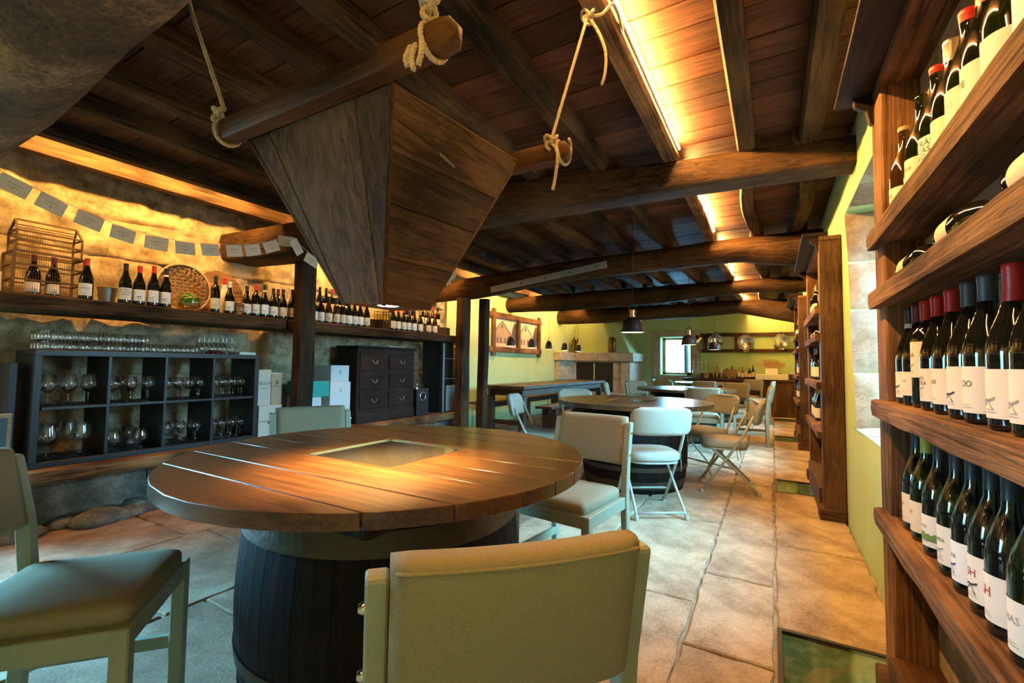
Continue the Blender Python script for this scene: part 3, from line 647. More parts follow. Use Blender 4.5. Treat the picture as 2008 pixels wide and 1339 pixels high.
# open black glass cabinet
KX0, KX1, KY0, KY1, KZ0, KZ1 = -4.62, -4.22, 1.03, 2.54, .398, 1.185
t = thing('glass_cabinet', 'black open cube cabinet of eight compartments holding wine glasses', 'cabinet')
B().box(KX0, KX1, KY0, KY1, KZ0, KZ0+.038).obj('bottom_panel', 'black_board', t, bevel=.002)
B().box(KX0, KX1, KY0, KY1, KZ1-.038, KZ1).obj('top_panel', 'black_board', t, bevel=.002)
for a in (KY0, KY1-.038): B().box(KX0, KX1, a, a+.038, KZ0+.038, KZ1-.038).obj('side_panel', 'black_board', t, bevel=.002)
kw = (KY1-KY0-.076)/4; KM = (KZ0+KZ1)/2
for i in (1, 2, 3): B().box(KX0, KX1, KY0+.038+kw*i-.009, KY0+.038+kw*i+.009, KZ0+.038, KZ1-.038).obj('divider', 'black_board', t, bevel=.001)
for i in range(4): B().box(KX0, KX1, KY0+.038+kw*i+.009, KY0+.038+kw*(i+1)-.009, KM-.009, KM+.009).obj('cube_shelf', 'black_board', t, bevel=.001)
B().box(-.30, .0, -.02, .02, 0, .70).obj('folded_panel', 'black', None, bevel=.003, loc=(-4.30, .955, .398))
tag(bpy.data.objects['folded_panel'], 'flat black panel standing against the left end of the glass cabinet', 'panel')
t = thing('framed_board', 'dark blue board in pale wooden frame at the left edge of picture', 'board', (-4.12, .80, .398))
B().box(-.010, .006, -.10, .10, .02, .36).obj('board', 'sky_blue_board', t)
for a in ((-.12, .12, .36, .385), (-.12, .12, 0, .02), (-.12, -.10, .02, .36), (.10, .12, .02, .36)): B().box(-.014, .012, a[0], a[1], a[2], a[3]).obj('frame_piece', 'pale', t, bevel=.002)
# ---- glasses
def wineglass(name, R, H, stem, label, group, mat='glass'):
    t = thing(name, label, 'glass', group=group)
    bz = stem; bowl = [(.004, bz), (R*.45, bz+.010), (R*.82, bz+.030), (R, bz+.052), (R*.96, bz+.075), (R*.80, H-.02), (R*.74, H-.001), (R*.74-.0012, H)]
    B().lathe(bowl, 16).obj('bowl', mat, t, 'all')
    B().lathe([(.011, .006), (.0042, .018), (.0036, stem*.6), (.0050, stem)], 8).obj('stem', 'glass_stem', t, 'all')
    B().lathe([(0, 0), (R*.82, .0), (R*.82, .002), (.011, .006)], 16).obj('foot', 'glass_stem', t, 'all')
    return t
comp = {}
GL = {}
def fill(col, row, n, R, H, stem, word):
    z0 = (KZ0+.038) if row == 0 else (KM+.009); a = KY0+.038+kw*col+.012; b_ = a+kw-.024
    key = (R, H, stem)
    rowname = 'lower' if row == 0 else 'upper'; colname = ['leftmost', 'second from left', 'third from left', 'rightmost'][col]
    lab = '%s in the %s %s compartment of the black cabinet' % (word, rowname, colname)
    grp = '%s %s compartment glasses' % (rowname, colname); k = 0
    per = max(2, int((b_-a)/(2*R+.004)))
    while k < n:
        r_, c_ = divmod(k, per); y_ = a+R+(b_-a-2*R)*(c_+(.25 if r_ % 2 else 0))/max(1, per-1+(.25)); x_ = KX1-.05-R-r_*(2*R+.004)
        if key not in GL: GL[key] = g = wineglass('wine_glass', R, H, stem, lab, grp)
        else: g = copytree(GL[key])
        g['label'] = lab; g['group'] = grp; g.location = (x_, y_+random.uniform(-.003, .003), z0); k += 1
fill(0, 1, 8, .046, .215, .085, 'clear stemmed wine glass'); fill(1, 1, 8, .042, .195, .082, 'clear stemmed wine glass')
fill(2, 1, 8, .037, .185, .080, 'clear stemmed wine glass'); fill(3, 1, 9, .037, .185, .080, 'clear stemmed wine glass')
fill(0, 0, 6, .056, .235, .088, 'large clear wine glass'); fill(1, 0, 6, .058, .155, .030, 'short-stemmed brandy glass')
fill(2, 0, 8, .041, .180, .078, 'clear stemmed wine glass'); fill(3, 0, 9, .038, .175, .075, 'clear stemmed wine glass')
# tumblers stacked in two layers on the cabinet, stemmed glasses upside down beside them
tm = B().lathe([(0, .0), (.030, .0), (.033, .010), (.034, .067), (.0325, .068)], 14).mesh('tumbler', 'glass', 'all')
k = 0
for layer in range(2):
    for r_ in range(3):
        for c_ in range(9):
            o = link('tumbler', tm, None, (KX1-.06-r_*.073, KY0+.05+c_*.072+.002*r_, KZ1+layer*.0685)); tag(o, 'clear tumbler in the two-layer block on top of the black cabinet', 'glass', 'stacked tumblers on the cabinet')
for r_ in range(2):
    for c_ in range(5):
        o = link('tumbler', tm, None, (KX1-.06-r_*.073, KY0+.70+c_*.071, KZ1)); tag(o, 'clear tumbler in the single-layer cluster on top of the black cabinet', 'glass', 'single layer of tumblers on the cabinet')
for r_ in range(2):
    for c_ in range(4):
        g = copytree(GL[(.037, .185, .080)]); g.rotation_euler = (PI, 0, 0); g.location = (KX1-.07-r_*.08, KY0+1.058+c_*.077, KZ1+.185)
        g['label'] = 'stemmed glass standing upside down on top of the black cabinet'; g['group'] = 'upside down glasses on the cabinet'
tag(B().box(-.06, .06, -.05, .05, 0, .035).obj('red_pouch', 'cap_red', None, True, bevel=.015, seg=3, loc=(-4.485, 2.27, KZ1)), 'dark red pouch on the cabinet beside the white papers', 'pouch')
t = thing('paper_stack', 'small stack of white papers on the right end of the black cabinet', 'papers', (-4.33, 2.44, KZ1))
for i in range(4): B().box(-.09, .09, -.075, .075, i*.006+.0003, i*.006+.0055).obj('sheet_bundle', 'paper_white', t, rz=random.uniform(-.06, .06))
# ---- cartons
def carton(label, y0, y1, x0, x1, z0, z1, mat, prints=(), cat='carton', flap=True):
    t = thing('carton', label, cat, (0, 0, 0), group='cartons on the low beam')
    c = Vector(((x0+x1)/2, (y0+y1)/2, z0)); t.location = c
    hx, hy, h = (x1-x0)/2, (y1-y0)/2, z1-z0
    B().box(-hx, hx, -hy, hy, 0, h).obj('box', mat, t, bevel=.003)
    if flap: B().box(-hx+.004, hx-.004, -.024, .024, h, h+.0008).obj('tape', mat, t)
    for txt, sz, dz, col, dy in prints:
        fr = (Vector((hx+.0012, dy, h*dz)), (0, 1, 0), (0, 0, 1), (1, 0, 0)); link('print', text_mesh(txt, sz, col, fr), t)
    return t
def crest(t, hx, z, col, s=1.0):
    b = B(); b.box(hx+.0006, hx+.0014, -.018*s, .018*s, z, z+.006*s).box(hx+.0006, hx+.0014, -.012*s, -.004*s, z+.008*s, z+.034*s).box(hx+.0006, hx+.0014, .004*s, .012*s, z+.008*s, z+.034*s).box(hx+.0006, hx+.0014, -.016*s, .016*s, z+.036*s, z+.042*s); b.obj('crest', col, t)
c = carton('pale carton printed with red crest and red lettering, right of glass cabinet', 2.565, 2.80, -4.58, -4.235, .398, .70, 'carton_pale', [('LAGAR DE PINTOS', .026, .50, 'ink_red', 0)]); crest(c, .1725, .19, 'ink_red')
carton('carton printed CELLOS stacked on the pale crest carton', 2.56, 2.685, -4.56, -4.25, .702, 1.045, 'carton_pale', [('CELLOS', .040, .62, 'ink', -.01), ('GODELLO', .018, .48, 'ink', 0)])
c = carton('brown carton with dark crest beside the post, on top of the pile', 2.69, 2.80, -4.56, -4.25, .702, 1.00, 'carton', [('LAGAR DE PINTOS', .014, .60, 'ink', 0)]); crest(c, .155, .20, 'ink', .8)
tag(B().box(-.13, .13, -.065, .065, 0, .014).obj('magazine', 'paper', None, bevel=.002, loc=(-4.40, 2.76, 1.0025), rz=.0), 'loose magazines lying on top of the brown carton', 'magazine')
t = thing('telephone', 'black device standing on the cartons against the stone wall', 'device', (-4.50, 2.62, 1.046))
B().box(-.05, .05, -.05, .05, 0, .07).obj('base', 'black', t, bevel=.008); B().box(-.03, .02, -.035, .045, .07, .17).obj('head', 'black', t, bevel=.012)
c = carton('white carton with faint crest, upper of the two behind the post', 3.39, 3.64, -4.58, -4.27, .905, 1.09, 'white_box'); crest(c, .155, .09, 'ink_grey', .9)
c = carton('white carton with faint crest, lower of the two behind the post', 3.38, 3.66, -4.58, -4.26, .60, .903, 'white_box'); crest(c, .16, .19, 'ink_grey', .9)
carton('white carton at the bottom of the pile behind the post', 3.38, 3.66, -4.58, -4.26, .398, .598, 'white_box')
carton('small white carton under the teal box', 3.07, 3.27, -4.56, -4.26, .398, .748, 'white_box')
carton('teal green box stacked beside the white cartons', 3.05, 3.35, -4.54, -4.24, .75, .92, 'teal_box', cat='box')
# ---- chest of drawers
t = thing('drawer_chest', 'dark wooden chest of six drawers under the bottle shelf', 'chest of drawers', (-4.25, 0, .398))
CY0, CY1, CH = 3.74, 4.72, .90
B().box(-.36, 0, CY0, CY1, 0, CH).obj('body', 'dark_Z', t, bevel=.004); B().box(-.37, .02, CY0-.015, CY1+.015, CH, CH+.03).obj('top', 'dark_Y', t, bevel=.005)
B().box(0, .012, CY0, CY1, 0, .13).obj('plinth', 'dark_Y', t, bevel=.003)
for r_ in range(3):
    for c_ in range(2):
        a = CY0+.035+c_*.475; z = .17+r_*.235
        d = B().box(0, .016, a, a+.435, z, z+.195).obj('drawer', 'dark_Y', t, bevel=.006)
        for q in (-.035, .035): B().lathe([(0, .016), (.008, .012), (.005, 0)], 8).obj('pull_mount', 'steel', d, True, loc=(.016, a+.2175+q, z+.11)).rotation_euler = (0, PI/2, 0)
        B().tube([(.028, a+.2175-.035, z+.11), (.034, a+.2175-.03, z+.085), (.036, a+.2175, z+.078), (.034, a+.2175+.03, z+.085), (.028, a+.2175+.035, z+.11)], .0035, 6).obj('pull', 'steel', d, 'all')
tag(B().box(-.10, .10, -.16, .16, 0, .012).obj('magazine', 'paper', None, bevel=.002, loc=(-4.42, 4.45, 1.329), rz=.1), 'papers lying on top of the dark chest of drawers', 'magazine')
t = thing('loudspeaker', 'black box loudspeaker with round port beside the chest of drawers', 'loudspeaker', (-4.24, 4.90, .398))
B().box(-.28, 0, -.125, .125, 0, .37).obj('cabinet', 'black', t, bevel=.006)
B().lathe([(.050, 0), (.056, .004), (.062, 0)], 24).obj('port_ring', 'steel', t, True, loc=(.001, .0, .27)).rotation_euler = (0, PI/2, 0)
B().lathe([(0, .001), (.050, .001)], 24).obj('port', 'fridge_glass', t, loc=(.001, 0, .27)).rotation_euler = (0, PI/2, 0)
for k, (dx, dy, h, m, lab) in enumerate(((-.06, -.07, .05, 'steel', 'small steel bottle stopper on the loudspeaker, leftmost'), (-.10, -.01, .065, 'chrome', 'small chrome bottle stopper on the loudspeaker, middle'), (-.06, .06, .075, 'black', 'small dark bottle stopper on the loudspeaker, rightmost'))):
    tag(B().lathe([(0, 0), (.014, 0), (.012, h*.5), (.006, h*.6), (.010, h*.8), (.008, h), (0, h)], 10).obj('bottle_stopper', m, None, True, loc=(-4.24+dx, 4.90+dy, .768)), lab, 'bottle stopper', 'stoppers on the loudspeaker')
t = thing('wine_cooler', 'tall steel wine cooler with glass door at the end of the shelf', 'fridge', (-4.27, 5.30, .398))
B().box(-.36, 0, .02, .38, 0, 1.045).obj('body', 'black', t, bevel=.004)
dd = B().box(0, .03, .02, .38, 0, 1.045).obj('door', 'fridge_glass', t, bevel=.004)
B().box(.03, .045, .02, .06, .01, 1.03).obj('door_frame', 'steel', dd, bevel=.003); B().box(.03, .033, .06, .38, .80, .806).obj('shelf_line', 'steel', dd); B().box(.03, .033, .06, .38, .50, .506).obj('shelf_line', 'steel', dd)
B().box(.03, .034, .30, .315, .985, 1.0).obj('indicator', 'led_red', dd); B().box(.03, .05, .10, .34, .02, .40).obj('grille', 'zinc', dd, bevel=.004)

# ================================================================== WINE BOTTLES
BP = {'burg': [(0, 0), (.036, 0), (.0405, .004), (.041, .012), (.041, .135), (.0395, .155), (.034, .180), (.024, .208), (.0165, .232), (.0145, .255), (.0140, .288), (.0155, .290), (.0155, .298), (.012, .300), (0, .300)],
      'bdx': [(0, 0), (.033, 0), (.0365, .004), (.0375, .012), (.0375, .190), (.035, .205), (.026, .218), (.0175, .228), (.0145, .242), (.0140, .288), (.0155, .290), (.0155, .298), (.012, .300), (0, .300)]}
BM = {}
def bmesh_cached(key, fn):
    if key not in BM: BM[key] = fn()
    return BM[key]
def prof_r(kind, z):
    P = BP[kind]
    for (r0, z0), (r1, z1) in zip(P[2:], P[3:]):
        if z0 <= z <= z1: return r0+(r1-r0)*(z-z0)/max(1e-6, z1-z0)
    return P[2][0]
def bottle(label, loc, rz, kind='burg', glass='bottle', cap='cap_black', lab='paper', lo=.030, hi=.108, txt=None, tsize=.016, tcol='ink', H=.30, group='wine bottles', extra=None, caplen=.055, band=None, wide=1.15):
    t = thing('wine_bottle', label, 'bottle', loc, rz, group)
    if abs(H-.30) > .004: t.scale = (1, 1, H/.30)
    link('glass', bmesh_cached(('g', kind, glass), lambda: B().lathe(BP[kind], 18).mesh('glass', glass, 'all')), t)
    if cap:
        def mkcap():
            z0 = .302-caplen; P = [(prof_r(kind, z0)+.0008, z0)]
            if z0 < .255: P.append((prof_r(kind, .255)+.0008, .255))
            P += [(.0148+.0006, .287), (.0162, .290), (.0162, .299), (.0145, .3012), (0, .3015)]
            return B().lathe(P, 16).mesh('capsule', cap, True)
        link('capsule', bmesh_cached(('c', kind, cap, caplen), mkcap), t)
    if band: link('neck_band', bmesh_cached(('b', kind, band), lambda: B().lathe([(prof_r(kind, .236)+.0014, .236), (prof_r(kind, .25)+.0014, .25)], 16).mesh('neck_band', band, 'all')), t)
    if lab:
        r = prof_r(kind, .06)+.0006
        lb_ = link('label_paper', bmesh_cached(('l', kind, lab, lo, hi, wide), lambda: B().lathe([(r, lo), (r, hi)], 14, a0=-wide, a1=wide).mesh('label_paper', lab, 'all')), t)
        fr = (Vector((r+.0006, 0, (lo+hi)/2+(hi-lo)*.12)), (0, 1, 0), (0, 0, 1), (1, 0, 0))
        if txt: link('print', bmesh_cached(('t', kind, txt, tsize, tcol, lo, hi), lambda: text_mesh(txt, tsize, tcol, fr, r+.0006)), lb_)
        def rules():
            b = B(); rr = r+.0008
            for z0, a in ((lo+.010, .35), (lo+.015, .22)): b.lathe([(rr, z0), (rr, z0+.0012)], 6, a0=-a, a1=a)
            return b.mesh('fine_print', 'ink_grey', 'all')
        link('fine_print', bmesh_cached(('r', kind, lo), rules), lb_)
        if extra == 'hills':
            link('motif', bmesh_cached(('h', kind), lambda: B().add([((r+.0008)*math.cos(a), (r+.0008)*math.sin(a), z)[0:3] for k in range(13) for a in [-.95+1.9*k/12] for (a, z) in ((a, lo+.014), (a, lo+.034+.012*nz(k*.55, 2, 1)))], [(2*k, 2*k+2, 2*k+3, 2*k+1) for k in range(12)]).mesh('motif', 'ink_green', 'all')), lb_)
        if extra in ('bird', 'stroke', 'wash'):
            mt = {'bird': 'ink_blue', 'stroke': 'ink', 'wash': 'ink_grey'}[extra]
            def motif():
                b = B(); q = r+.0009
                for (a0, z0, a1, z1, w) in ((-.35, lo+.030, .35, lo+.036, .004), (-.05, lo+.033, .25, lo+.014, .003), (-.3, lo+.022, -.05, lo+.031, .003)):
                    V = []
                    for k in range(5):
                        a = a0+(a1-a0)*k/4; z = z0+(z1-z0)*k/4+.004*math.sin(k*2)*.4; V += [(q*math.cos(a), q*math.sin(a), z-w*.5), (q*math.cos(a), q*math.sin(a), z+w*.5)]
                    b.add(V, [(2*k, 2*k+2, 2*k+3, 2*k+1) for k in range(4)])
                return b.mesh('motif', mt, 'all')
            link('motif', bmesh_cached(('m', kind, extra, lo), motif), lb_)
    return t
CAPWORD = {'cap_red': 'red capsule', 'cap_black': 'black capsule', 'cap_orange': 'orange-red capsule', 'cap_grey': 'charcoal capsule', 'cap_silver': 'silver capsule', 'cap_tan': 'tan cork top', 'cap_yellow': 'yellow-green capsule', 'cap_wine': 'dark red capsule', 'cap_white': 'white capsule', None: 'bare neck'}

# ================================================================== WINE RACKS ON THE RIGHT WALL
SHZ = [.645, 1.022, 1.400, 1.612]
def rack(y0, y1, word):
    t = thing('wine_rack', word, 'wine rack', group='wooden wine racks on the right wall')
    xf, xb, pw = .318, .457, .15
    if y0 < 1: xf = .332
    for a in (y0, y1-pw):
        B().box(xf, xb, a, a+pw, 0, 2.135).obj('side_post', 'rustic_Z' if y0 < 1 else 'brown_Z', t, bevel=.006)
        B().box(xf-.03, xb, a-.012, a+pw+.012, 0, .085).obj('post_foot', 'brown_X', t, bevel=.006)
    B().box(xf-.02, xb, y0+pw+.012, y1-pw-.012, 0, .20).obj('plinth', 'brown_Y', t, bevel=.004)
    for z in SHZ:
        R = []
        for i in range(12):
            yy = y0+pw-.10+(y1-y0-2*pw+.20)*i/11; w = .004*nz(yy*6, z, y0)
            R.append([Vector((x, yy, q)) for x, q in ((xf+.11, z-.055), (xf-.028+w, z-.057+w), (xf-.032+w, z-.03), (xf-.030+w, z-.003), (xf-.02, z), (xf+.11, z))])
        B().loft(R).obj('shelf_board', 'rustic_Y', t, True)
    B().box(xf+.108, xb, y0+pw-.02, y1-pw+.02, .20, 2.10).obj('stone_back', 'joint_earth', t)
    # top board, crown and its scrolled end brackets
    B().box(xf-.004, xb, y0-.01, y1+.01, 2.105, 2.137).obj('top_board', 'rustic_Y', t, bevel=.004)
    P = [(xf-.106, 2.172), (xf-.110, 2.150), (xf-.004, 2.138), (xf+.06, 2.138), (xf+.06, 2.172)]
    B().prism(P, 'Y', y0+.005, y1+.05).obj('crown', 'dark_Y', t, bevel=.003)
    B().prism([(xf-.004, 2.02), (xf-.012, 2.03), (xf-.022, 2.075), (xf-.055, 2.10), (xf-.064, 2.137), (xf-.004, 2.137)], 'Y', y1-.05, y1-.02).obj('bracket', 'dark_Z', t, bevel=.003)
    B().prism([(xf-.004, 2.02), (xf-.012, 2.03), (xf-.022, 2.075), (xf-.055, 2.10), (xf-.064, 2.137), (xf-.004, 2.137)], 'Y', y0+.02, y0+.05).obj('bracket', 'dark_Z', t, bevel=.003)
    return t
rack(.50, 2.10, 'large rough wooden wine rack nearest the camera at the right edge')
rack(4.15, 5.70, 'brown wooden wine rack between the first and second windows')
rack(7.46, 9.00, 'brown wooden wine rack furthest along the right wall')
BX = .379
def rackrow(row, spec, shelfword):
    pr = None
    for k, (px, py, kind, glass, cap, lab, lo, hi, txt, ts, tc, kw_) in enumerate(spec):
        y_ = W(px, py, 'X', BX-.038).y
        if pr is not None: y_ = min(y_, pr-(.083 if kind == 'burg' else .079))
        pr = y_
        bottle('%s bottle from the far post, %s, %s shelf of the nearest rack' % (ORD[k], CAPWORD[cap], shelfword), (BX, y_, SHZ[row]), PI+.12+random.uniform(-.12, .12), kind, glass, cap, lab, lo, hi, txt, ts, tc, group='bottles on the nearest wine rack', **kw_)
bb, bg, ba = 'bottle', 'bottle_green', 'bottle_amber'
rackrow(3, [(1746, 358, 'burg', ba, 'cap_tan', 'paper', .03, .10, 'XE', .018, 'ink', {'caplen': .014}),
            (1777, 322, 'burg', bg, None, 'paper', .04, .115, 'EZBAR', .014, 'ink_red', {}),
            (1804, 283, 'burg', bg, 'cap_red', 'paper_white', .02, .115, 'DETRÁS\nDA CASA\nLARGA', .021, 'ink', {'caplen': .020}),
            (1829, 247, 'burg', bb, 'cap_silver', 'paper', .03, .11, 'OUREN', .010, 'ink_grey', {}),
            (1858, 211, 'burg', bg, 'cap_red', 'paper', .03, .125, 'LODO', .014, 'ink_grey', {'caplen': .028}),
            (1888, 157, 'burg', bb, 'cap_red', 'paper', .03, .125, 'TE', .020, 'ink', {}),
            (1929, 107, 'burg', bg, 'cap_black', 'paper', .03, .115, None, .01, 'ink', {}),
            (1987, 18, 'bdx', bb, 'cap_black', 'paper_white', .01, .19, None, .012, 'ink_grey', {'extra': 'wash'})], 'top')
rackrow(1, [(1760, 759, 'burg', bb, 'cap_black', 'paper', .02, .10, None, .01, 'ink', {'extra': 'stroke', 'band': 'cap_white'}),
            (1772, 762, 'burg', bb, 'cap_wine', 'paper', .03, .10, 'Moure', .012, 'ink', {}),
            (1786, 706, 'bdx', bb, 'cap_red', 'paper', .085, .185, 'ARA', .018, 'ink', {'extra': 'wash'}),
            (1808, 765, 'burg', bb, 'cap_red', 'paper', .025, .11, 'ARO\nSACRA', .015, 'ink', {'extra': 'wash'}),
            (1833, 768, 'burg', bb, 'cap_red', 'paper', .025, .11, 'ARO', .015, 'ink', {}),
            (1863, 771, 'burg', bb, 'cap_grey', 'paper', .022, .115, None, .01, 'ink', {'extra': 'stroke'}),
            (1894, 775, 'burg', bb, 'cap_grey', 'paper', .022, .115, 'CIO', .018, 'ink', {}),
            (1941, 790, 'burg', bb, 'cap_red', 'paper', .022, .110, None, .014, 'ink_grey', {'caplen': .07, 'extra': 'wash'}),
            (1988, 790, 'burg', bb, 'cap_orange', 'paper', .022, .110, None, .012, 'ink_grey', {'caplen': .07, 'extra': 'wash'})], 'middle')
rackrow(0, [(1773, 1017, 'burg', bb, 'cap_black', 'paper_cream', .025, .11, 'PASO', .012, 'ink', {}),
            (1789, 1035, 'burg', bg, 'cap_yellow', 'paper_cream', .025, .11, 'PART', .012, 'ink', {}),
            (1813, 1067, 'burg', bb, 'cap_black', 'paper', .025, .105, 'OUTO', .010, 'ink', {'extra': 'hills'}),
            (1843, 1089, 'burg', bg, 'cap_black', 'paper', .025, .115, 'VINDA', .012, 'ink', {'extra': 'wash'}),
            (1872, 1135, 'burg', bb, 'cap_black', 'paper_white', .025, .11, 'TUDE', .012, 'ink_blue', {'extra': 'bird'}),
            (1906, 1175, 'burg', bb, 'cap_black', 'paper', .025, .115, 'SH', .022, 'ink_red', {'extra': 'stroke'}),
            (1936, 1218, 'burg', bb, 'cap_black', 'paper', .025, .11, 'SH', .026, 'ink_red', {}),
            (1986, 1271, 'burg', bg, 'cap_black', 'paper', .02, .105, 'NAS', .018, 'ink_grey', {})], 'lowest')
for k, (yb, kind, word) in enumerate(((1.84, 'bdx', 'bottle lying on its side by the far post, nearest rack'), (1.44, 'burg', 'large bottle lying on its side in the middle of the nearest rack'), (1.06, 'burg', 'bottle lying on its side at the near end of the nearest rack'))):
    o = bottle(word, (BX-.004, yb, SHZ[2]+(.0385 if kind == 'bdx' else .0422)), 0, kind, bb, 'cap_yellow' if k == 2 else 'cap_black', 'paper_cream', .03, .11, group='bottles lying on the nearest wine rack')
    o.rotation_euler = (Matrix.Rotation(PI/2, 3, 'X') @ Matrix.Rotation(PI*.85, 3, 'Z')).to_euler()
caps = ['cap_black', 'cap_black', 'cap_red', 'cap_grey', 'cap_black', 'cap_yellow', 'cap_wine']
for ri, (ybase, n, rw_) in enumerate(((5.50, 6, 'second'), (8.80, 5, 'third'))):
    for si, sw in ((0, 'lowest'), (1, 'middle'), (2, 'upper'), (3, 'top')):
        rr = random.Random(ri*10+si)
        if si == 2 and ri == 0: pass
        for k in range(n if si != 2 else 2):
            if si == 2:
                o = bottle('%s lying bottle from the far post on the %s wine rack' % (ORD[k], rw_), (BX-.004, ybase-.01-.36*k, SHZ[2]+.0422), 0, 'burg', bb, rr.choice(caps), 'paper', group='bottles on the far wine racks')
                o.rotation_euler = (Matrix.Rotation(PI/2, 3, 'X') @ Matrix.Rotation(PI*.9, 3, 'Z')).to_euler(); continue
            cp = rr.choice(caps)
            bottle('%s bottle from the far post, %s shelf of the %s wine rack' % (ORD[k], sw, rw_), (BX-.004+rr.uniform(-.006, .004), ybase-.086*k, SHZ[si]), PI+.25+rr.uniform(-.2, .2), rr.choice(('burg', 'burg', 'bdx')), bb, cp, rr.choice(('paper', 'paper_white', 'paper')), .028, .118, group='bottles on the far wine racks')

# ================================================================== BOTTLES AND THINGS ON THE LEFT SHELF
XF = -4.275
def shelfbottle(k, px, py, kind, cap, lab='paper', txt=None, ts=.012, x=XF, base=ZS, word='', glass='bottle', sect='left stretch', **kw_):
    p = W(px, py, 'X', x); H = min(.335, max(.27, p.z-base))
    return bottle('%s, %s, on long wall shelf' % (word, CAPWORD[cap]), (x, p.y, base), -.45+random.uniform(-.2, .2), kind, glass, cap, lab, kw_.pop('lo', .028), kw_.pop('hi', .115), txt, ts, H=H, group='bottles on the long wall shelf', **kw_)
w_ = lambda k: '%s bottle right of the birdcage' % ORD[k]
L1 = [(172, 507, 'burg', 'cap_red', 'paper_white', 'Ultreia', .020), (248, 517, 'burg', 'cap_black', 'paper_white', 'DETRÁS\nDA CASA\nLARGA', .020), (275, 522, 'burg', 'cap_red', 'paper_white', None, .009), (303, 522, 'burg', 'cap_red', 'paper_white', None, .008), (327, 527, 'burg', 'cap_black', 'paper_white', None, .010),
      (424, 541, 'bdx', 'cap_black', 'paper_cream', None, .010), (452, 553, 'burg', 'cap_white', 'paper', None, .01), (485, 561, 'burg', 'cap_black', 'paper', 'MUS', .018), (503, 559, 'bdx', 'cap_red', 'paper', None, .010), (520, 559, 'burg', 'cap_black', 'paper_white', None, .008), (537, 566, 'burg', 'cap_black', 'paper', None, .008), (556, 567, 'burg', 'cap_black', 'paper_cream', None, .01), (574, 568, 'burg', 'cap_black', 'paper_cream', None, .007)]
for k, (px, py, kind, cap, lab, txt, ts) in enumerate(L1): shelfbottle(k, px, py, kind, cap, lab, txt, ts, word=w_(k), extra=None if txt else ('wash' if k % 2 else 'stroke'), band='cap_white' if px in (327, 520) else None, x=XF)
shelfbottle(0, 546, 567, 'bdx', 'cap_wine', 'paper', x=-4.40, word='bottle half hidden behind the others')
t = shelfbottle(0, 441, 543, 'burg', 'cap_red', 'paper_white', None, .01, x=-4.37, word='bottle wrapped in white paper', glass='bottle', lo=.01, hi=.02); 
B().lathe([(0.0415, .0), (.0425, .02), (.0428, .135), (.040, .158), (.033, .185), (.024, .208), (.019, .226), (.021, .238), (.0165, .244)], 18).obj('paper_wrap', 'white_box', t, 'all')
Rw = thing('shelf_riser', 'low dark step at the back of the wall shelf under raised bottles', 'riser')
B().box(-4.68, -4.455, 3.02, 5.60, ZS+.0005, ZS+.135).obj('step', 'beam_Y', Rw, bevel=.004)
Z8 = lambda zx, zy: (580+zx/6.085, 540+zy/6.085)
fr_ = [(222, 330, 'burg', 'cap_black'), (290, 260, 'burg', 'cap_black'), (395, 300, 'burg', 'cap_black'), (490, 320, 'bdx', 'cap_black'), (565, 340, 'bdx', 'cap_grey'), (625, 330, 'burg', 'cap_black'), (690, 310, 'burg', 'cap_tan'), (765, 340, 'burg', 'cap_black'), (850, 330, 'burg', 'cap_black'), (1165, 370, 'burg', 'cap_black'), (1225, 390, 'burg', 'cap_red'), (1290, 400, 'burg', 'cap_red'), (1350, 390, 'bdx', 'cap_black'), (1415, 430, 'burg', 'cap_black'), (1490, 380, 'burg', 'cap_tan'), (1590, 430, 'burg', 'cap_wine'), (1660, 440, 'burg', 'cap_red')]
ly = 0
for k, (zx, zy, kind, cap) in enumerate(fr_):
    px, py = Z8(zx, zy); p = W(px, py, 'X', XF); yy = max(p.y, ly+.084); ly = yy
    if zx == 1165: ly = yy = p.y
    bottle('%s bottle right of square post, %s, wall shelf front row' % (ORD[k], CAPWORD[cap]), (XF, yy, ZS), -.5+random.uniform(-.2, .2), kind, random.choice((bb, bb, bg, ba)), cap, random.choice(('paper', 'paper_white', 'paper_cream')), .026, .115, None, .009, group='bottles on the long wall shelf', extra=random.choice((None, 'stroke', 'wash')))
bk_ = [(295, 50, 'burg', 'cap_black'), (365, 45, 'burg', 'cap_black'), (445, 55, 'bdx', 'cap_red'), (525, 90, 'burg', 'cap_red'), (605, 110, 'bdx', 'cap_black'), (1330, 250, 'bdx', 'cap_black'), (1405, 250, 'bdx', 'cap_black'), (1505, 290, 'bdx', 'cap_black'), (1565, 285, 'burg', 'cap_black'), (1640, 295, 'burg', 'cap_red'), (1720, 310, 'bdx', 'cap_black')]
ly = 0
for k, (zx, zy, kind, cap) in enumerate(bk_):
    px, py = Z8(zx, zy); p = W(px, py, 'X', -4.52); yy = min(max(p.y, ly+.084), 5.53); ly = yy
    bottle('%s bottle right of square post, %s, raised shelf back row' % (ORD[k], CAPWORD[cap]), (-4.52, yy, ZS+.1355), -.5+random.uniform(-.2, .2), kind, bb, cap, random.choice(('paper', 'paper_white', 'paper_cream')), .03, .12, None, group='raised bottles on the long wall shelf', extra=random.choice((None, 'stroke', 'wash')))
carton('brown carton on the wall shelf behind the bottles, left of the post', 2.74, 2.80, -4.66, -4.45, ZS+.001, ZS+.26, 'carton')
carton('wooden wine box on the wall shelf at the far right end', 5.40, 5.56, -4.44, -4.30, ZS+.001, ZS+.12, 'hopper_Y', cat='box', flap=False)
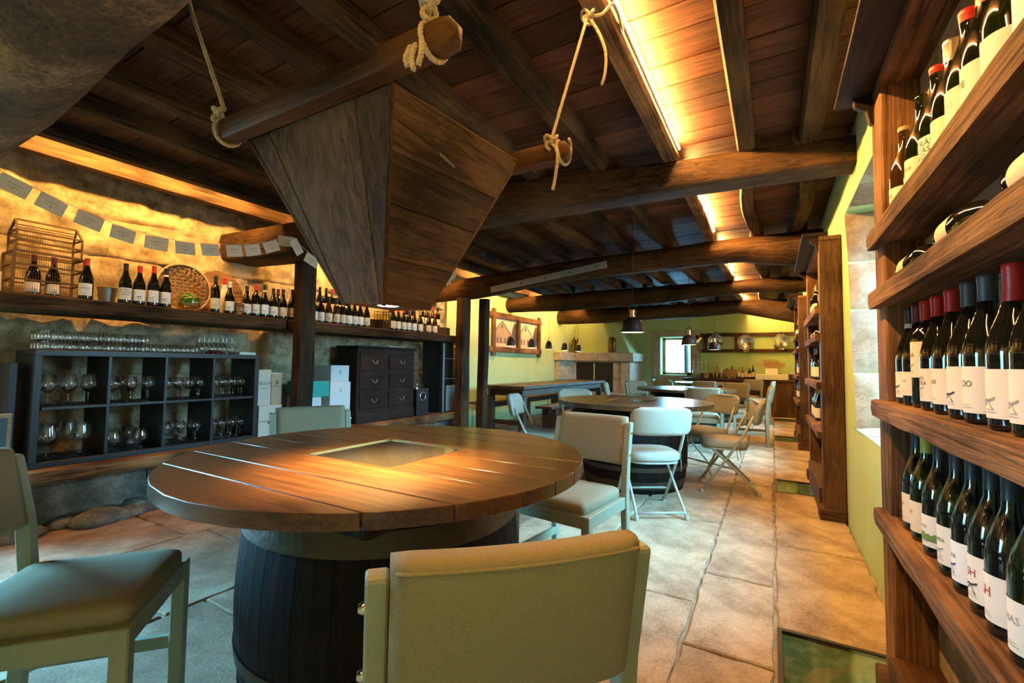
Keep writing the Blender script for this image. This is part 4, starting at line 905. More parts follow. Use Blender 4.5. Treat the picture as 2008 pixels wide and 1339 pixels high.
# birdcage
cgz = ZS+.001; t = thing('birdcage', 'stepped wooden birdcage with gabled roof and wire bars holding two bottles', 'birdcage', (-4.42, 1.10, cgz))
cw, cd = .178, .115
def cbar(a, b_, w=.011): B().bar(a, b_, w, w).obj('bar', 'cage_wood', t)
for z in (.006, .10, .20, .285):
    for sx in (-1, 1): cbar((sx*cd, -cw, z), (sx*cd, cw, z))
    for sy in (-1, 1): cbar((-cd, sy*cw, z), (cd, sy*cw, z))
for sx in (-1, 1):
    for sy in (-1, 1): cbar((sx*cd, sy*cw, 0), (sx*cd, sy*cw, .29), .014)
c2w, c2d = .165, .085
for z in (.295, .36, .43):
    for sx in (-1, 1): cbar((sx*c2d, -c2w, z), (sx*c2d, c2w, z))
    for sy in (-1, 1): cbar((-c2d, sy*c2w, z), (c2d, sy*c2w, z))
for sx in (-1, 1):
    for sy in (-1, 1): cbar((sx*c2d, sy*c2w, .29), (sx*c2d, sy*c2w, .43)); cbar((sx*c2d, sy*c2w, .43), (0, sy*c2w*.94, .515))
cbar((0, -c2w*.94, .515), (0, c2w*.94, .515)); 
for sx in (-1, 1): cbar((sx*.045, -c2w*.97, .472), (sx*.045, c2w*.97, .472), .007)
wb_ = B()
for i in range(31):
    q = -cw+2*cw*i/30
    for sx in (-1, 1): wb_.tube([(sx*cd, q, 0), (sx*cd, q, .285)], .0008, 4)
for i in range(27):
    q = -c2w+2*c2w*i/26
    for sx in (-1, 1): wb_.tube([(sx*c2d, q, .29), (sx*c2d, q, .43)], .0008, 4)
for i in range(15):
    for sy in (-1, 1): wb_.tube([(-cd+2*cd*i/14, sy*cw, 0), (-cd+2*cd*i/14, sy*cw, .285)], .0008, 4)
o = wb_.obj('wire_bars', 'cage_wood', t); o['kind'] = 'stuff'
for k, dy in enumerate((-.055, .045)): bottle('%s bottle standing inside the birdcage, dark red capsule' % ('left' if k == 0 else 'right'), (-4.42, 1.10+dy, cgz+.001), -.4, 'burg', bb, 'cap_wine', 'paper_white', .028, .10, H=.29, group='bottles in the birdcage')
carton('small yellow carton on the wall shelf at the left picture edge', .70, .87, -4.45, -4.28, ZS+.001, ZS+.13, 'paper_cream')
# zinc bucket with straw
p = W(209, 595, 'X', -4.40); t = thing('zinc_bucket', 'small grey zinc bucket of dry straw on the wall shelf', 'bucket', (-4.40, p.y, ZS+.001))
B().lathe([(0, 0), (.047, 0), (.060, .115), (.064, .118), (.060, .121), (.057, .115), (.045, .008), (0, .006)], 24).obj('pail', 'zinc', t, True)
st = B(); rr = random.Random(5)
for i in range(90):
    a, r_ = rr.uniform(0, 6.28), rr.uniform(0, .05); a2 = rr.uniform(0, 6.28); h = rr.uniform(.06, .12)
    st.tube([(r_*.7*math.cos(a), r_*.7*math.sin(a), .09), (r_*math.cos(a)+.02*math.cos(a2), r_*math.sin(a)+.02*math.sin(a2), .09+h*.6), (r_*math.cos(a)+.05*math.cos(a2), r_*math.sin(a)+.05*math.sin(a2), .09+h)], .0009, 3)
o = st.obj('straw', 'straw', t); o['kind'] = 'stuff'
# woven basket standing on edge, wooden disc behind it
p = W(362, 552, 'X', -4.52); t = thing('woven_basket', 'shallow round woven basket standing on edge behind the bottles', 'basket', (-4.47, p.y, ZS+.222))
Rb = .212
for k in range(13):
    q = -Rb*.92+2*Rb*.92*k/12; h = math.sqrt(Rb*Rb-q*q)*.97; V = []
    for i in range(15):
        s = -h+2*h*i/14; V.append(Vector((-.05-.05*(1-(s*s+q*q)/Rb/Rb)+.006*math.cos(i*PI+k*PI), q, s)))
    R = [[v+Vector((0, -.011, 0)), v+Vector((.003, -.011, 0)), v+Vector((.003, .011, 0)), v+Vector((0, .011, 0))] for v in V]; B().loft(R).obj('weave_strip', 'wicker_dark', t)
    V = []
    for i in range(15):
        s = -h+2*h*i/14; V.append(Vector((-.05-.05*(1-(s*s+q*q)/Rb/Rb)-.006*math.cos(i*PI+k*PI), s, q)))
    R = [[v+Vector((0, 0, -.011)), v+Vector((.003, 0, -.011)), v+Vector((.003, 0, .011)), v+Vector((0, 0, .011))] for v in V]; B().loft(R).obj('weave_strip', 'wicker_dark', t)
B().tube([(-.045, Rb*math.cos(a), Rb*math.sin(a)) for a in [2*PI*k/40 for k in range(40)]], .009, 7, True).obj('rim', 'straw', t, 'all')
t.rotation_euler = (0, math.radians(-8), 0)
p = W(432, 560, 'X', -4.62); t = thing('wooden_disc', 'pale round wooden disc leaning on the wall behind the basket', 'disc', (-4.635, p.y, ZS+.224), group=None)
B().lathe([(0, 0), (.215, 0), (.218, .004), (.218, .014), (.215, .018), (0, .018)], 48).obj('disc', 'rustic_Y', t, True).rotation_euler = (0, PI/2, 0)
t.rotation_euler = (0, math.radians(-9), 0)
# glass bowl with a green plant
p = W(371, 588, 'X', -4.30); t = thing('plant_bowl', 'bright green leafy plant in a small glass bowl on the wall shelf', 'plant', (-4.29, p.y, ZS+.001)); t.scale = (1.25, 1.35, 1.25)
B().lathe([(0, 0), (.045, 0), (.062, .025), (.066, .06), (.058, .09), (.056, .09), (.063, .06), (.059, .026), (0, .005)], 20).obj('bowl', 'jar_glass', t, 'all')
lf = B(); rr = random.Random(9)
for i in range(190):
    a, e, r_ = rr.uniform(0, 6.28), rr.uniform(-.2, 1.4), rr.uniform(.02, .066); c = Vector((r_*math.cos(a)*math.cos(e)*.8, r_*math.sin(a)*math.cos(e)*1.1, .055+r_*math.sin(e)*.85)); d = Vector((math.cos(a), math.sin(a), .5)).normalized(); s_ = d.cross(Vector((0, 0, 1))).normalized()
    lf.add([c-d*.018, c+s_*.006, c+d*.022, c-s_*.006], [(0, 1, 2, 3)])
o = lf.obj('leaves', 'leaf', t); o['kind'] = 'stuff'
p = W(464, 600, 'X', -4.30); t = thing('glass_jar', 'clip-top glass jar on the wall shelf beside the bottles', 'jar', (-4.25, p.y, ZS+.001))
B().lathe([(0, 0), (.036, 0), (.040, .005), (.040, .085), (.034, .098), (.032, .098), (.038, .085), (.038, .006), (0, .004)], 18).obj('body', 'jar_glass', t, 'all')
B().lathe([(0, .112), (.034, .112), (.037, .106), (.036, .100), (0, .100)], 18).obj('lid', 'jar_glass', t, 'all'); B().tube([(.036, -.02, .09), (.048, 0, .10), (.036, .02, .108)], .0018, 5).obj('clip', 'steel', t, 'all')
# yellow glass lantern crate between the bottles
pa_, pb_ = W(*Z8(990, 500), 'X', -4.36), W(*Z8(1085, 500), 'X', -4.36); hw = (pb_.y-pa_.y)/2
t = thing('wire_crate', 'wire crate of yellow glass between the bottles on wall shelf', 'crate', (-4.355, (pa_.y+pb_.y)/2, ZS+.001))
for i in range(4):
    q = -hw+2*hw*i/3
    for x in (-.08, .08): B().tube([(x, q, 0), (x, q, .235)], .005, 6).obj('rod', 'iron', t)
for z in (.01, .12, .23):
    for x in (-.08, .08): B().tube([(x, -hw, z), (x, hw, z)], .004, 6).obj('rod', 'iron', t)
    for q in (-hw, hw): B().tube([(-.08, q, z), (.08, q, z)], .004, 6).obj('rod', 'iron', t)
B().box(-.072, .072, -hw+.008, hw-.008, .006, .20).obj('glass_liner', 'glass_yellow', t)
# ---- card garland
PTS = [(-30, 318), (35, 352), (108, 388), (180, 420), (244, 446), (308, 464), (362, 474), (410, 478), (458, 480), (493, 479), (528, 473), (562, 463), (588, 480), (614, 502), (655, 530)]
GX = -3.80
gp = [W(px, py, 'X', GX if px < 580 else -3.68) for px, py in PTS]
g2 = [W(px, py, 'X', -4.0) for px, py in ((800, 590), (824, 575), (838, 566), (858, 556), (876, 546), (886, 534), (890, 528))]
gs = thing('garland_string', 'thin string of the card garland along the left wall', 'string')
B().tube(gp, .0022, 5).obj('string', 'rope', gs, 'all')
B().tube(g2, .0022, 5).obj('string', 'rope', gs, 'all')
cm = B().box(-.0006, .0006, -.068, .068, -.092, 0).mesh('card', 'card', bevel=0)
pm = B()
for z, h in ((-.028, .022), (-.036, .036), (-.050, .030), (-.056, .026)): pm.box(.0007, .0010, -h, h, z-(.0016 if h > .03 else .0006), z+(.0016 if h > .03 else .0006))
for z in (-.06,): pm.box(.0007, .0010, -.003, .003, z-.006, z+.004)
pm = pm.mesh('print', 'ink_grey')
def card(pt, d, label, k):
    t = thing('garland_card', label, 'card', pt, 0, 'cards on the garland'); rr = random.Random(k*3)
    ang = math.atan2(d.z, math.hypot(d.x, d.y)); t.rotation_euler = (ang, rr.uniform(-.12, .12), math.atan2(d.y, d.x)-PI/2+rr.uniform(-.15, .15))
    link('paper', cm, t); link('print', pm, t)
for k in range(1, 14):
    d = gp[k+1]-gp[k-1]
    card(gp[k]+Vector((.003, 0, -.003)), d if k not in (12,) else Vector((0, .6, -.8)), '%s printed card from the left on the long garland' % ORD[k-1], k)
for k in range(1, 6):
    d = g2[k+1]-g2[k-1]; card(g2[k]+Vector((.003, 0, -.003)), d, '%s printed card from the left on the garland right of the hopper' % ORD[k-1], k+30)

# ================================================================== HANGING HOPPER WITH ROPES
t = thing('grain_hopper', 'weathered wooden mill hopper, an inverted pyramid hanging over the near table', 'hopper')
HT = [Vector(p) for p in ((-1.50, .835, 1.862), (-.85, .835, 1.862), (-.80, 1.43, 1.878), (-1.50, 1.43, 1.868))]
HB = [Vector(p) for p in ((-1.215, 1.0, 1.318), (-1.03, 1.0, 1.305), (-1.03, 1.22, 1.312), (-1.215, 1.22, 1.318))]
def board(a, b_, c, d, mat, thick=.026, gap=.0016):            # a,b along the top, c,d along the bottom
    n = (b_-a).cross(d-a).normalized(); ctr = (a+b_+c+d)/4
    if n.dot(ctr-Vector((-1.13, 1.1, 1.75))) < 0: n = -n
    Q = [p+(ctr-p)*(gap/max(.05, (ctr-p).length)) for p in (a, b_, c, d)]
    B().loft([[p-n*thick for p in Q], Q]).obj('board', mat, t, bevel=.003)
def face(i, j, cuts, mat, vertical):
    TL, TR_, BR, BL = HT[i], HT[j], HB[j], HB[i]
    for u0, u1 in zip(cuts, cuts[1:]):
        if vertical: board(TL.lerp(TR_, u0[0]), TL.lerp(TR_, u1[0]), BL.lerp(BR, u1[1]), BL.lerp(BR, u0[1]), mat)
        else: board(TL.lerp(BL, u0), TR_.lerp(BR, u0), TR_.lerp(BR, u1), TL.lerp(BL, u1), mat)
face(0, 1, [(0, 0), (.17, .05), (.78, .93), (1, 1)], 'hopper_Z', True)
face(1, 2, [0, .27, .50, .76, 1], 'hopper_Y', False)
face(2, 3, [0, .27, .50, .76, 1], 'hopper_X', False)
face(3, 0, [0, .30, .55, .80, 1], 'hopper_Y', False)
for i in range(4):                                               # mitred corner edge
    B().tube([HT[i].lerp(HT[(i+2) % 4], .006), HB[i].lerp(HB[(i+2) % 4], .03)], .008, 6).obj('corner_edge', 'hopper_Z', t)
def barpiece(name, a, b_, w, h):
    d = (b_-a).normalized(); R = []; L = (b_-a).length
    for s, k in ((0, .45), (.012, .85), (.04, 1), (L-.04, 1), (L-.012, .85), (L, .45)):
        p = a+d*s; x = Vector((0, 1, 0)) if abs(d.x) > .5 else Vector((1, 0, 0))
        R.append([p+x*q*w/2*k+Vector((0, 0, r_*h/2*k)) for q, r_ in ((-1, -.8), (-.8, -1), (.8, -1), (1, -.8), (1, .8), (.8, 1), (-.8, 1), (-1, .8))])
    B().loft(R).obj(name, 'brown_X', t, True)
barpiece('carrying_bar', Vector((-1.59, .800, 1.885)), Vector((-.61, .800, 1.885)), .058, .068)
barpiece('carrying_bar', Vector((-1.59, 1.455, 1.885)), Vector((-.61, 1.455, 1.885)), .058, .068)
for q in ((-1.35, .829, 1.86), (-.75, .83, 1.85)): pass
for k in range(9):
    rr = random.Random(k); u, v = rr.uniform(.12, .9), rr.choice((.06, .22, .32, .46, .56, .72, .82))
    p = HT[1].lerp(HT[2], u).lerp(HB[1].lerp(HB[2], u), v)
    B().lathe([(0, .004), (.004, .003), (.006, 0)], 6).obj('nail_head', 'iron', t, True, loc=p+Vector((.001, 0, 0))).rotation_euler = (0, PI/2+.38, 0)
B().bar((-.842, 1.02, 1.745), (-.846, 1.10, 1.735), .004, .010).obj('staple', 'iron', t)
sp = thing('downlight', 'small downlight set in the mouth of the hopper over the table', 'lamp', (-1.12, 1.11, 1.347))
B().lathe([(.048, -.03), (.050, -.028), (.050, .02), (.030, .03), (0, .03)], 20).obj('housing', 'iron', sp, True); B().lathe([(0, -.026), (.036, -.026)], 20).obj('lens', 'bulb', sp)
l = bpy.data.lights.new('downlight_beam', 'SPOT'); l.energy = 270; l.color = (1, .60, .22); l.spot_size = math.radians(92); l.spot_blend = .9; l.shadow_soft_size = .04
o = bpy.data.objects.new('downlight_beam', l); COL.objects.link(o); o.parent = sp; o.location = (0, 0, -.035)
def rope(name, label, paths, loose=(), r=.0068):
    t_ = thing(name, label, 'rope', group='ropes holding the hopper')
    def smooth(P, m=6):
        P = [Vector(p) for p in P]; out = []
        for i in range(len(P)-1):
            p0, p1, p2, p3 = P[max(i-1, 0)], P[i], P[i+1], P[min(i+2, len(P)-1)]
            for k in range(m):
                u = k/m; out.append(.5*((2*p1)+(p2-p0)*u+(2*p0-5*p1+4*p2-p3)*u*u+(3*p1-p0-3*p2+p3)*u**3))
        out.append(P[-1]); return out
    for nm, P in paths:
        S_ = smooth(P); L = [0]
        for a, b_ in zip(S_, S_[1:]): L.append(L[-1]+(b_-a).length)
        # resample finely so that the three strands can twist round each other
        n = max(8, int(L[-1]/.0045)); S2 = []; k = 0
        for i in range(n+1):
            q = L[-1]*i/n
            while k < len(L)-2 and L[k+1] < q: k += 1
            S2.append((S_[k].lerp(S_[k+1], (q-L[k])/max(1e-9, L[k+1]-L[k])), q))
        bld = B(); nr = Vector((1, 0, 0))
        frames = []
        for i, (p, q) in enumerate(S2):
            tt = (S2[min(i+1, n)][0]-S2[max(i-1, 0)][0]).normalized(); nr = (nr-tt*nr.dot(tt))
            if nr.length < 1e-4: nr = tt.orthogonal()
            nr = nr.normalized(); frames.append((p, nr.copy(), tt.cross(nr), q))
        for s_ in range(3): bld.tube([p+(a*math.cos(q*230+s_*2.094)+b2*math.sin(q*230+s_*2.094))*r*.50 for p, a, b2, q in frames], r*.62, 5)
        o_ = bld.obj(nm, 'rope', t_, 'all'); o_['kind'] = 'stuff'
    return t_
def knot(c, s=.03):
    c = Vector(c); return [c+Vector((s*(math.sin(a)+2*math.sin(2*a))*.42, s*(-math.sin(3*a))*.6, s*(math.cos(a)-2*math.cos(2*a))*.46)) for a in [2*PI*k/14 for k in range(15)]]
def barloop(x, yc, zc, hy=.038, hz=.044): return [(x+.004*k, yc+hy*math.cos(a), zc+hz*math.sin(a)) for k, a in enumerate([PI/2+2*PI*i/10 for i in range(11)])]
topA = W(375, 18, 'Z', 2.50)
rope('hanging_rope', 'thick rope tied to the left end of the front hopper bar', [('line', [(topA.x-.03, topA.y, 2.60), topA, (-1.60, .803, 1.99)]), ('knot', knot((-1.60, .79, 1.955), .021)), ('loop', barloop(-1.575, .80, 1.885))])
rope('hanging_rope', 'thick rope with frayed tails tied to the right end of the front hopper bar', [('line', [(-.690, .81, 2.545), (-.690, .80, 2.0)]), ('knot', knot((-.690, .79, 1.965), .021)), ('loop', barloop(-.700, .80, 1.885)), ('tail', [(-.68, .755, 1.86), (-.675, .75, 1.83), (-.682, .748, 1.80)]), ('tail', [(-.70, .757, 1.86), (-.705, .75, 1.825), (-.70, .752, 1.795)]), ('tail', [(-.715, .757, 1.86), (-.722, .75, 1.83), (-.718, .752, 1.81)])])
kA = W(1152, 32, 'Y', 1.57); kB = W(1080, 278, 'Y', 1.43)
rope('hanging_rope', 'slim rope with two loose tails tied to the back hopper bar at right', [('line', [kA, kB]), ('knot', knot(kA, .022)), ('knot', knot(kB, .022)), ('loop', barloop(-.655, 1.455, 1.885)), ('tail', [kA, W(1172, 60, 'Y', 1.57), W(1187, 100, 'Y', 1.57), W(1187, 140, 'Y', 1.57), W(1180, 166, 'Y', 1.57)]), ('tail', [kB, W(1093, 300, 'Y', 1.40), W(1090, 340, 'Y', 1.40), W(1084, 372, 'Y', 1.40)]), ('line', [kA, W(1180, 28, 'Y', 1.6), W(1205, 10, 'Y', 1.7), (-.56, 1.95, 2.60)])], r=.0058)
# ================================================================== PENDANT LAMPS
def pend_big(x, y_, label, energy):
    t_ = thing('pendant_lamp', label, 'lamp', (x, y_, 1.462), group='black pendant lamps over the round tables')
    B().lathe([(.118, 0), (.122, .003), (.116, .018), (.108, .05), (.100, .095), (.080, .130), (.045, .150), (.028, .156), (.026, .150), (.076, .126), (.096, .092), (.112, .018), (.118, 0)], 32).obj('shade', 'shade_black', t_, True)
    B().lathe([(.1175, .002), (.111, .019), (.095, .092), (.075, .125), (.02, .145)], 32).obj('shade_lining', 'shade_white', t_, 'all')
    B().lathe([(.030, .155), (.030, .172), (.024, .176), (.024, .215), (.028, .218), (.028, .226), (.012, .236), (0, .236)], 20).obj('socket', 'brass', t_, True)
    for s in (-1, 1): B().tube([(s*.034, 0, .165), (s*.038, 0, .21), (s*.032, 0, .255), (s*.012, 0, .278), (0, 0, .281)], .004, 6).obj('yoke', 'iron', t_, 'all')
    B().tube([(0, 0, .236), (0, 0, ZC-1.47)], .0028, 6).obj('cable', 'black', t_, 'all')
    B().lathe([(0, -.0), (.045, 0), (.05, .004)], 20).obj('ceiling_rose', 'iron', t_, True, loc=(0, 0, ZC-1.472))
    B().lathe([(0, .035), (.02, .042), (.03, .062), (.02, .088), (.012, .105), (0, .105)], 16).obj('light_bulb', 'bulb', t_, 'all')
    l_ = bpy.data.lights.new('bulb_light', 'POINT'); l_.energy = energy; l_.color = (1, .68, .32); l_.shadow_soft_size = .03
    o_ = bpy.data.objects.new('bulb_light', l_); COL.objects.link(o_); o_.parent = t_; o_.location = (0, 0, .022)
p1 = W(1229, 645, 'Z', 1.47)
pend_big(-1.22, 4.55, 'large black pendant lamp over the second table, nearest of three', 5)
pend_big(-1.12, 7.45, 'black pendant lamp in front of the end wall window', 5)
pend_big(-1.00, 9.75, 'black pendant lamp in front of the hanging pans, furthest of three', 5)
for k, (px, py) in enumerate(((1001, 680), (1042, 683), (1076, 686), (1107, 688), (1134, 690))):
    p = W(px, py, 'X', -3.92); t_ = thing('small_pendant', '%s small black pendant from the left above the long table' % ORD[k], 'lamp', (-3.92, p.y, 1.44), group='small pendants over the long table')
    B().lathe([(.070, 0), (.072, .002), (.068, .05), (.058, .11), (.042, .150), (.030, .160), (.028, .156), (.040, .146), (.055, .108), (.066, .05), (.070, 0)], 22).obj('shade', 'shade_black', t_, True)
    B().lathe([(.0695, .001), (.065, .05), (.054, .107), (.02, .15)], 22).obj('shade_lining', 'shade_white', t_, 'all')
    B().lathe([(.030, .16), (.028, .178), (.008, .182), (.008, .25), (0, .25)], 12).obj('cap', 'brass', t_, True)
    B().tube([(0, 0, .25), (0, 0, ZC-1.445)], .002, 5).obj('cable', 'black', t_)
    B().lathe([(0, .03), (.02, .036), (.022, .06), (.012, .09), (0, .09)], 12).obj('light_bulb', 'bulb', t_, 'all')
    l_ = bpy.data.lights.new('bulb_light', 'POINT'); l_.energy = 1.6; l_.color = (1, .68, .32); l_.shadow_soft_size = .02
    o_ = bpy.data.objects.new('bulb_light', l_); COL.objects.link(o_); o_.parent = t_; o_.location = (0, 0, .018)

# ================================================================== PHOTO FRAME ON THE YELLOW WALL
t = thing('picture_frame', 'rustic brown timber frame with two old sepia house photographs', 'picture', (XL+.001, 0, 0))
fy0, fy1, fz0, fz1 = 7.42, 9.50, 1.42, 2.10
for z in (fz0, fz1): B().box(0, .05, fy0-.06, fy1+.08, z-.055, z+.055).obj('frame_rail', 'rustic_Y', t, bevel=.008)
for yy in (fy0+.06, (fy0+fy1)/2+.02, fy1-.04): B().box(.012, .062, yy-.05, yy+.05, fz0-.13 if yy != (fy0+fy1)/2+.02 else fz0, fz1+.12 if yy != (fy0+fy1)/2+.02 else fz1).obj('frame_stile', 'rustic_Z', t, bevel=.008)
for k, (a, b_) in enumerate(((fy0+.11, (fy0+fy1)/2-.03), ((fy0+fy1)/2+.07, fy1-.09))):
    z0, z1 = fz0+.055, fz1-.055; w = b_-a; h = z1-z0
    ph = B().box(.004, .010, a, b_, z0, z1).obj('photograph', 'photo_sky', t)
    q = .0104
    def patch(P, m, x): B().add([(x, a+w*u, z0+h*v) for u, v in P], [tuple(range(len(P)))]).obj('print_area', m, ph)
    patch([(0, 0), (1, 0), (1, .22), (0, .16)], 'photo_light', q)
    patch([(.02, .12), (.70, .12), (.70, .45), (.34, .88), (.02, .50)], 'photo_mid' if k == 0 else 'photo_light', q+.0004)
    patch([(.34, .88), (.72, .42), (.76, .44), (.36, .93)], 'photo_dark', q+.0008); patch([(.34, .88), (.02, .50), (.0, .53), (.33, .93)], 'photo_dark', q+.0008)
    patch([(.30, .66), (.38, .66), (.38, .78), (.34, .81), (.30, .78)], 'photo_dark', q+.0008)
    for u in (.12, .26, .44, .58): patch([(u, .13), (u+.06, .13), (u+.06, .34), (u, .34)], 'photo_dark', q+.0008)
    patch([(.74, .12), (1, .12), (1, .85), (.93, .95), (.84, .80), (.78, .6), (.74, .4)], 'photo_dark', q+.0006)

# ================================================================== FIREPLACE IN THE CORNER
t = thing('fireplace', 'granite corner fireplace with black iron doors and sloping green hood', 'fireplace')
FX0, FX1, FY = -4.745, -3.12, 11.40
def fs(nm, x0, x1, y0, y1, z0, z1, m='granite', bv=.012): return B().box(x0+.002, x1-.002, y0+.002, y1-.002, z0+.002, z1-.002).obj(nm, m, t, bevel=bv)
fs('hearth_block', FX0, -4.05, FY, YB-.002, 0, .44); fs('hearth_block', -4.05, FX1, FY, YB-.002, 0, .44)
fs('jamb_block', FX0, -4.58, FY, YB-.002, .44, 1.20); fs('jamb_block', -3.58, -3.36, FY+.04, YB-.002, .44, 1.20); fs('jamb_block', -3.36, FX1, FY, YB-.002, .44, 1.20)
fs('mantel_block', FX0, -3.95, FY-.08, YB-.002, 1.235, 1.455); fs('mantel_block', -3.95, FX1+.10, FY-.08, YB-.002, 1.235, 1.455)
fs('lintel', FX0, FX1, FY+.02, YB-.002, 1.20, 1.235)
fs('wing_block', XL+.004, -4.62, 10.42, FY, 0, .75); fs('wing_block', XL+.004, -4.62, 10.42, FY, .75, 1.235); fs('wing_mantel', XL+.004, -4.56, 10.36, FY-.085, 1.235, 1.455)
fs('firebox_back', -4.58, -3.58, FY+.30, FY+.34, .44, 1.20, 'black', 0)
for x0, x1, s in ((-4.575, -4.085, 1), (-4.075, -3.585, -1)):
    d = B().box(x0, x1, FY+.05, FY+.075, .445, 1.195).obj('iron_door', 'iron', t, bevel=.004)
    for i in range(5): B().lathe([(0, .006), (.008, .004), (.01, 0)], 6).obj('rivet', 'iron', d, True, loc=(x0+.05+(x1-x0-.1)*i/4, FY+.05, .49)).rotation_euler = (PI/2, 0, 0)
B().box(-4.092, -4.068, FY+.03, FY+.05, .50, 1.17).obj('door_bar', 'brass', t, bevel=.004); B().lathe([(0, .03), (.02, .02), (.012, 0)], 10).obj('door_knob', 'brass', t, True, loc=(-4.08, FY+.03, .80)).rotation_euler = (PI/2, 0, 0)
hd = B(); zt = ZC-.002
hd.loft([[Vector(p) for p in ((FX0, FY+.09, 1.456), (FX1-.02, FY+.09, 1.456), (FX1-.02, YB-.003, 1.456), (FX0, YB-.003, 1.456))], [Vector(p) for p in ((FX0, FY+.55, zt), (FX1-.70, FY+.55, zt), (FX1-.70, YB-.003, zt), (FX0, YB-.003, zt))]]).obj('hood', 'paint', t)
for k, (px, lab) in enumerate(((1128, 'brown ribbed glass lantern on the mantel, left of two'), (1200, 'brown ribbed glass lantern on the mantel, right of two'))):
    p = W(px, 688, 'Y', FY-.03); t_ = thing('lantern', lab, 'lantern', (p.x, FY-.03, 1.4535), group='lanterns on the mantel')
    B().lathe([(0, 0), (.065, 0), (.095, .04), (.10, .12), (.10, .28), (.085, .36), (.05, .385), (.05, .40), (0, .40)], 16).obj('glass_body', 'amber_glass', t_, 'all')
    B().lathe([(.052, .395), (.056, .40), (.056, .415), (0, .415)], 16).obj('lid', 'wicker', t_, True)
    for i in range(8):
        a = 2*PI*i/8; B().tube([(.068*math.cos(a), .068*math.sin(a), .004), (.098*math.cos(a), .098*math.sin(a), .04), (.103*math.cos(a), .103*math.sin(a), .12), (.103*math.cos(a), .103*math.sin(a), .28), (.087*math.cos(a), .087*math.sin(a), .36), (.054*math.cos(a), .054*math.sin(a), .39)], .006, 5).obj('rib', 'wicker', t_, 'all')
# ================================================================== BACK COUNTER, SINK, PANS
t = thing('counter', 'wooden board-fronted counter along the green end wall', 'counter')
cx0, cx1, cyf = -1.95, XR-.004, 12.02
B().box(cx0, cx1, cyf-.03, YB-.003, .80, .845).obj('worktop', 'brown_X', t, bevel=.004)
B().box(cx0+.03, cx1, cyf+.045, YB-.003, 0, .80).obj('carcass', 'dark_Z', t)
n = 24
for i in range(n):
    a = cx0+.03+(cx1-cx0-.03)*i/n; B().box(a+.0015, a+(cx1-cx0-.03)/n-.0015, cyf+.02+random.uniform(-.003, .003), cyf+.044, .01, .80).obj('front_board', 'brown_Z', t, bevel=.002)
B().box(cx0, cx1, YB-.028, YB-.003, .846, .97).obj('splashback', 'brown_X', t, bevel=.003)
t = thing('stone_sink', 'pale stone block sink on the right end of the counter', 'sink', (0, 0, .8455))
sx0, sx1 = -.36, .30
B().box(sx0, sx1, 12.0, 12.56, 0, .012).obj('base', 'marble', t)
for x0, x1, y0, y1 in ((sx0, sx1, 11.98, 12.06), (sx0, sx1, 12.48, 12.56), (sx0, sx0+.08, 12.06, 12.48), (sx1-.08, sx1, 12.06, 12.48)): B().box(x0, x1, y0, y1, 0.0, .12).obj('side', 'marble', t, bevel=.006)
t = thing('flower_planter', 'white ribbed planter of dry pink flowers on the stone sink', 'planter', (-.03, 12.52, .9665))
B().box(-.13, .13, -.045, .045, 0, .135).obj('box', 'paper_white', t, bevel=.006)
for i in range(7): B().box(-.125+.04*i-.004, -.125+.04*i+.012, -.049, -.045, .01, .125).obj('rib', 'paper_white', t)
fl = B(); rr = random.Random(4)
for i in range(120):
    a = rr.uniform(-1.35, 1.35); h = rr.uniform(.08, .24); p0 = Vector((rr.uniform(-.1, .1), rr.uniform(-.03, .03), .12)); p1 = p0+Vector((math.sin(a)*h, rr.uniform(-.05, .03), math.cos(a)*h*.85+.03)); fl.tube([p0, p0.lerp(p1, .6)+Vector((0, 0, .02)), p1], .0012, 3)
    for q in range(4):
        c = p1+Vector((rr.uniform(-.03, .03), rr.uniform(-.02, .02), rr.uniform(-.03, .02))); s_ = .011; fl.add([c+Vector((-s_, 0, 0)), c+Vector((0, s_*.6, -s_)), c+Vector((s_, 0, 0)), c+Vector((0, -s_*.6, s_))], [(0, 1, 2, 3)])
o = fl.obj('dry_flowers', 'dryflower', t); o['kind'] = 'stuff'
CTZ = .846
def spirits(px, label, glass, H, r, lab=None, capm='cap_black', cat='bottle', x=None):
    p = W(px, 740, 'Y', 12.40); t_ = thing('bottle', label, cat, (p.x, 12.40, CTZ), -PI/2, 'bottles on the back counter')
    B().lathe([(0, 0), (r, 0), (r, H*.58), (r*.75, H*.68), (r*.34, H*.78), (r*.32, H*.92), (0, H*.92)], 14).obj('glass', glass, t_, 'all'); B().lathe([(r*.36, H*.88), (r*.36, H), (0, H)], 10).obj('cap', capm, t_, True)
    if lab: B().lathe([(r+.0008, H*.15), (r+.0008, H*.5)], 10, a0=-1.1, a1=1.1).obj('label_paper', lab, t_, 'all')
for k, px in enumerate((1361, 1369, 1376, 1384)):
    p = W(px, 740, 'Y', 12.26); t_ = thing('decanter', '%s slim clear glass decanter from the left on the back counter' % ORD[k], 'decanter', (p.x, 12.26, CTZ), group='clear decanters on the counter')
    B().lathe([(0, 0), (.035, 0), (.036, .17), (.030, .20), (.012, .24), (.011, .36), (.014, .37)], 14).obj('body', 'glass', t_, 'all'); B().lathe([(0, .37), (.016, .37), (.010, .40), (.010, .43), (0, .43)], 10).obj('stopper', 'paper_white', t_, True)
tag(B().box(-.05, .05, -.05, .05, 0, .12).obj('wooden_block', 'pale', None, bevel=.004, loc=(W(1385, 740, 'Y', 12.1).x, 12.10, CTZ)), 'small wooden block in front of the decanters on the counter', 'block')
spirits(1399, 'small oil bottle on the counter, left of the yellow one', 'oil', .27, .028); spirits(1406, 'yellow oil bottle on the back counter', 'oil', .30, .034, 'cap_yellow'); spirits(1415, 'white bottle beside the wicker basket on the counter', 'white_box', .32, .036, None, 'cap_white')
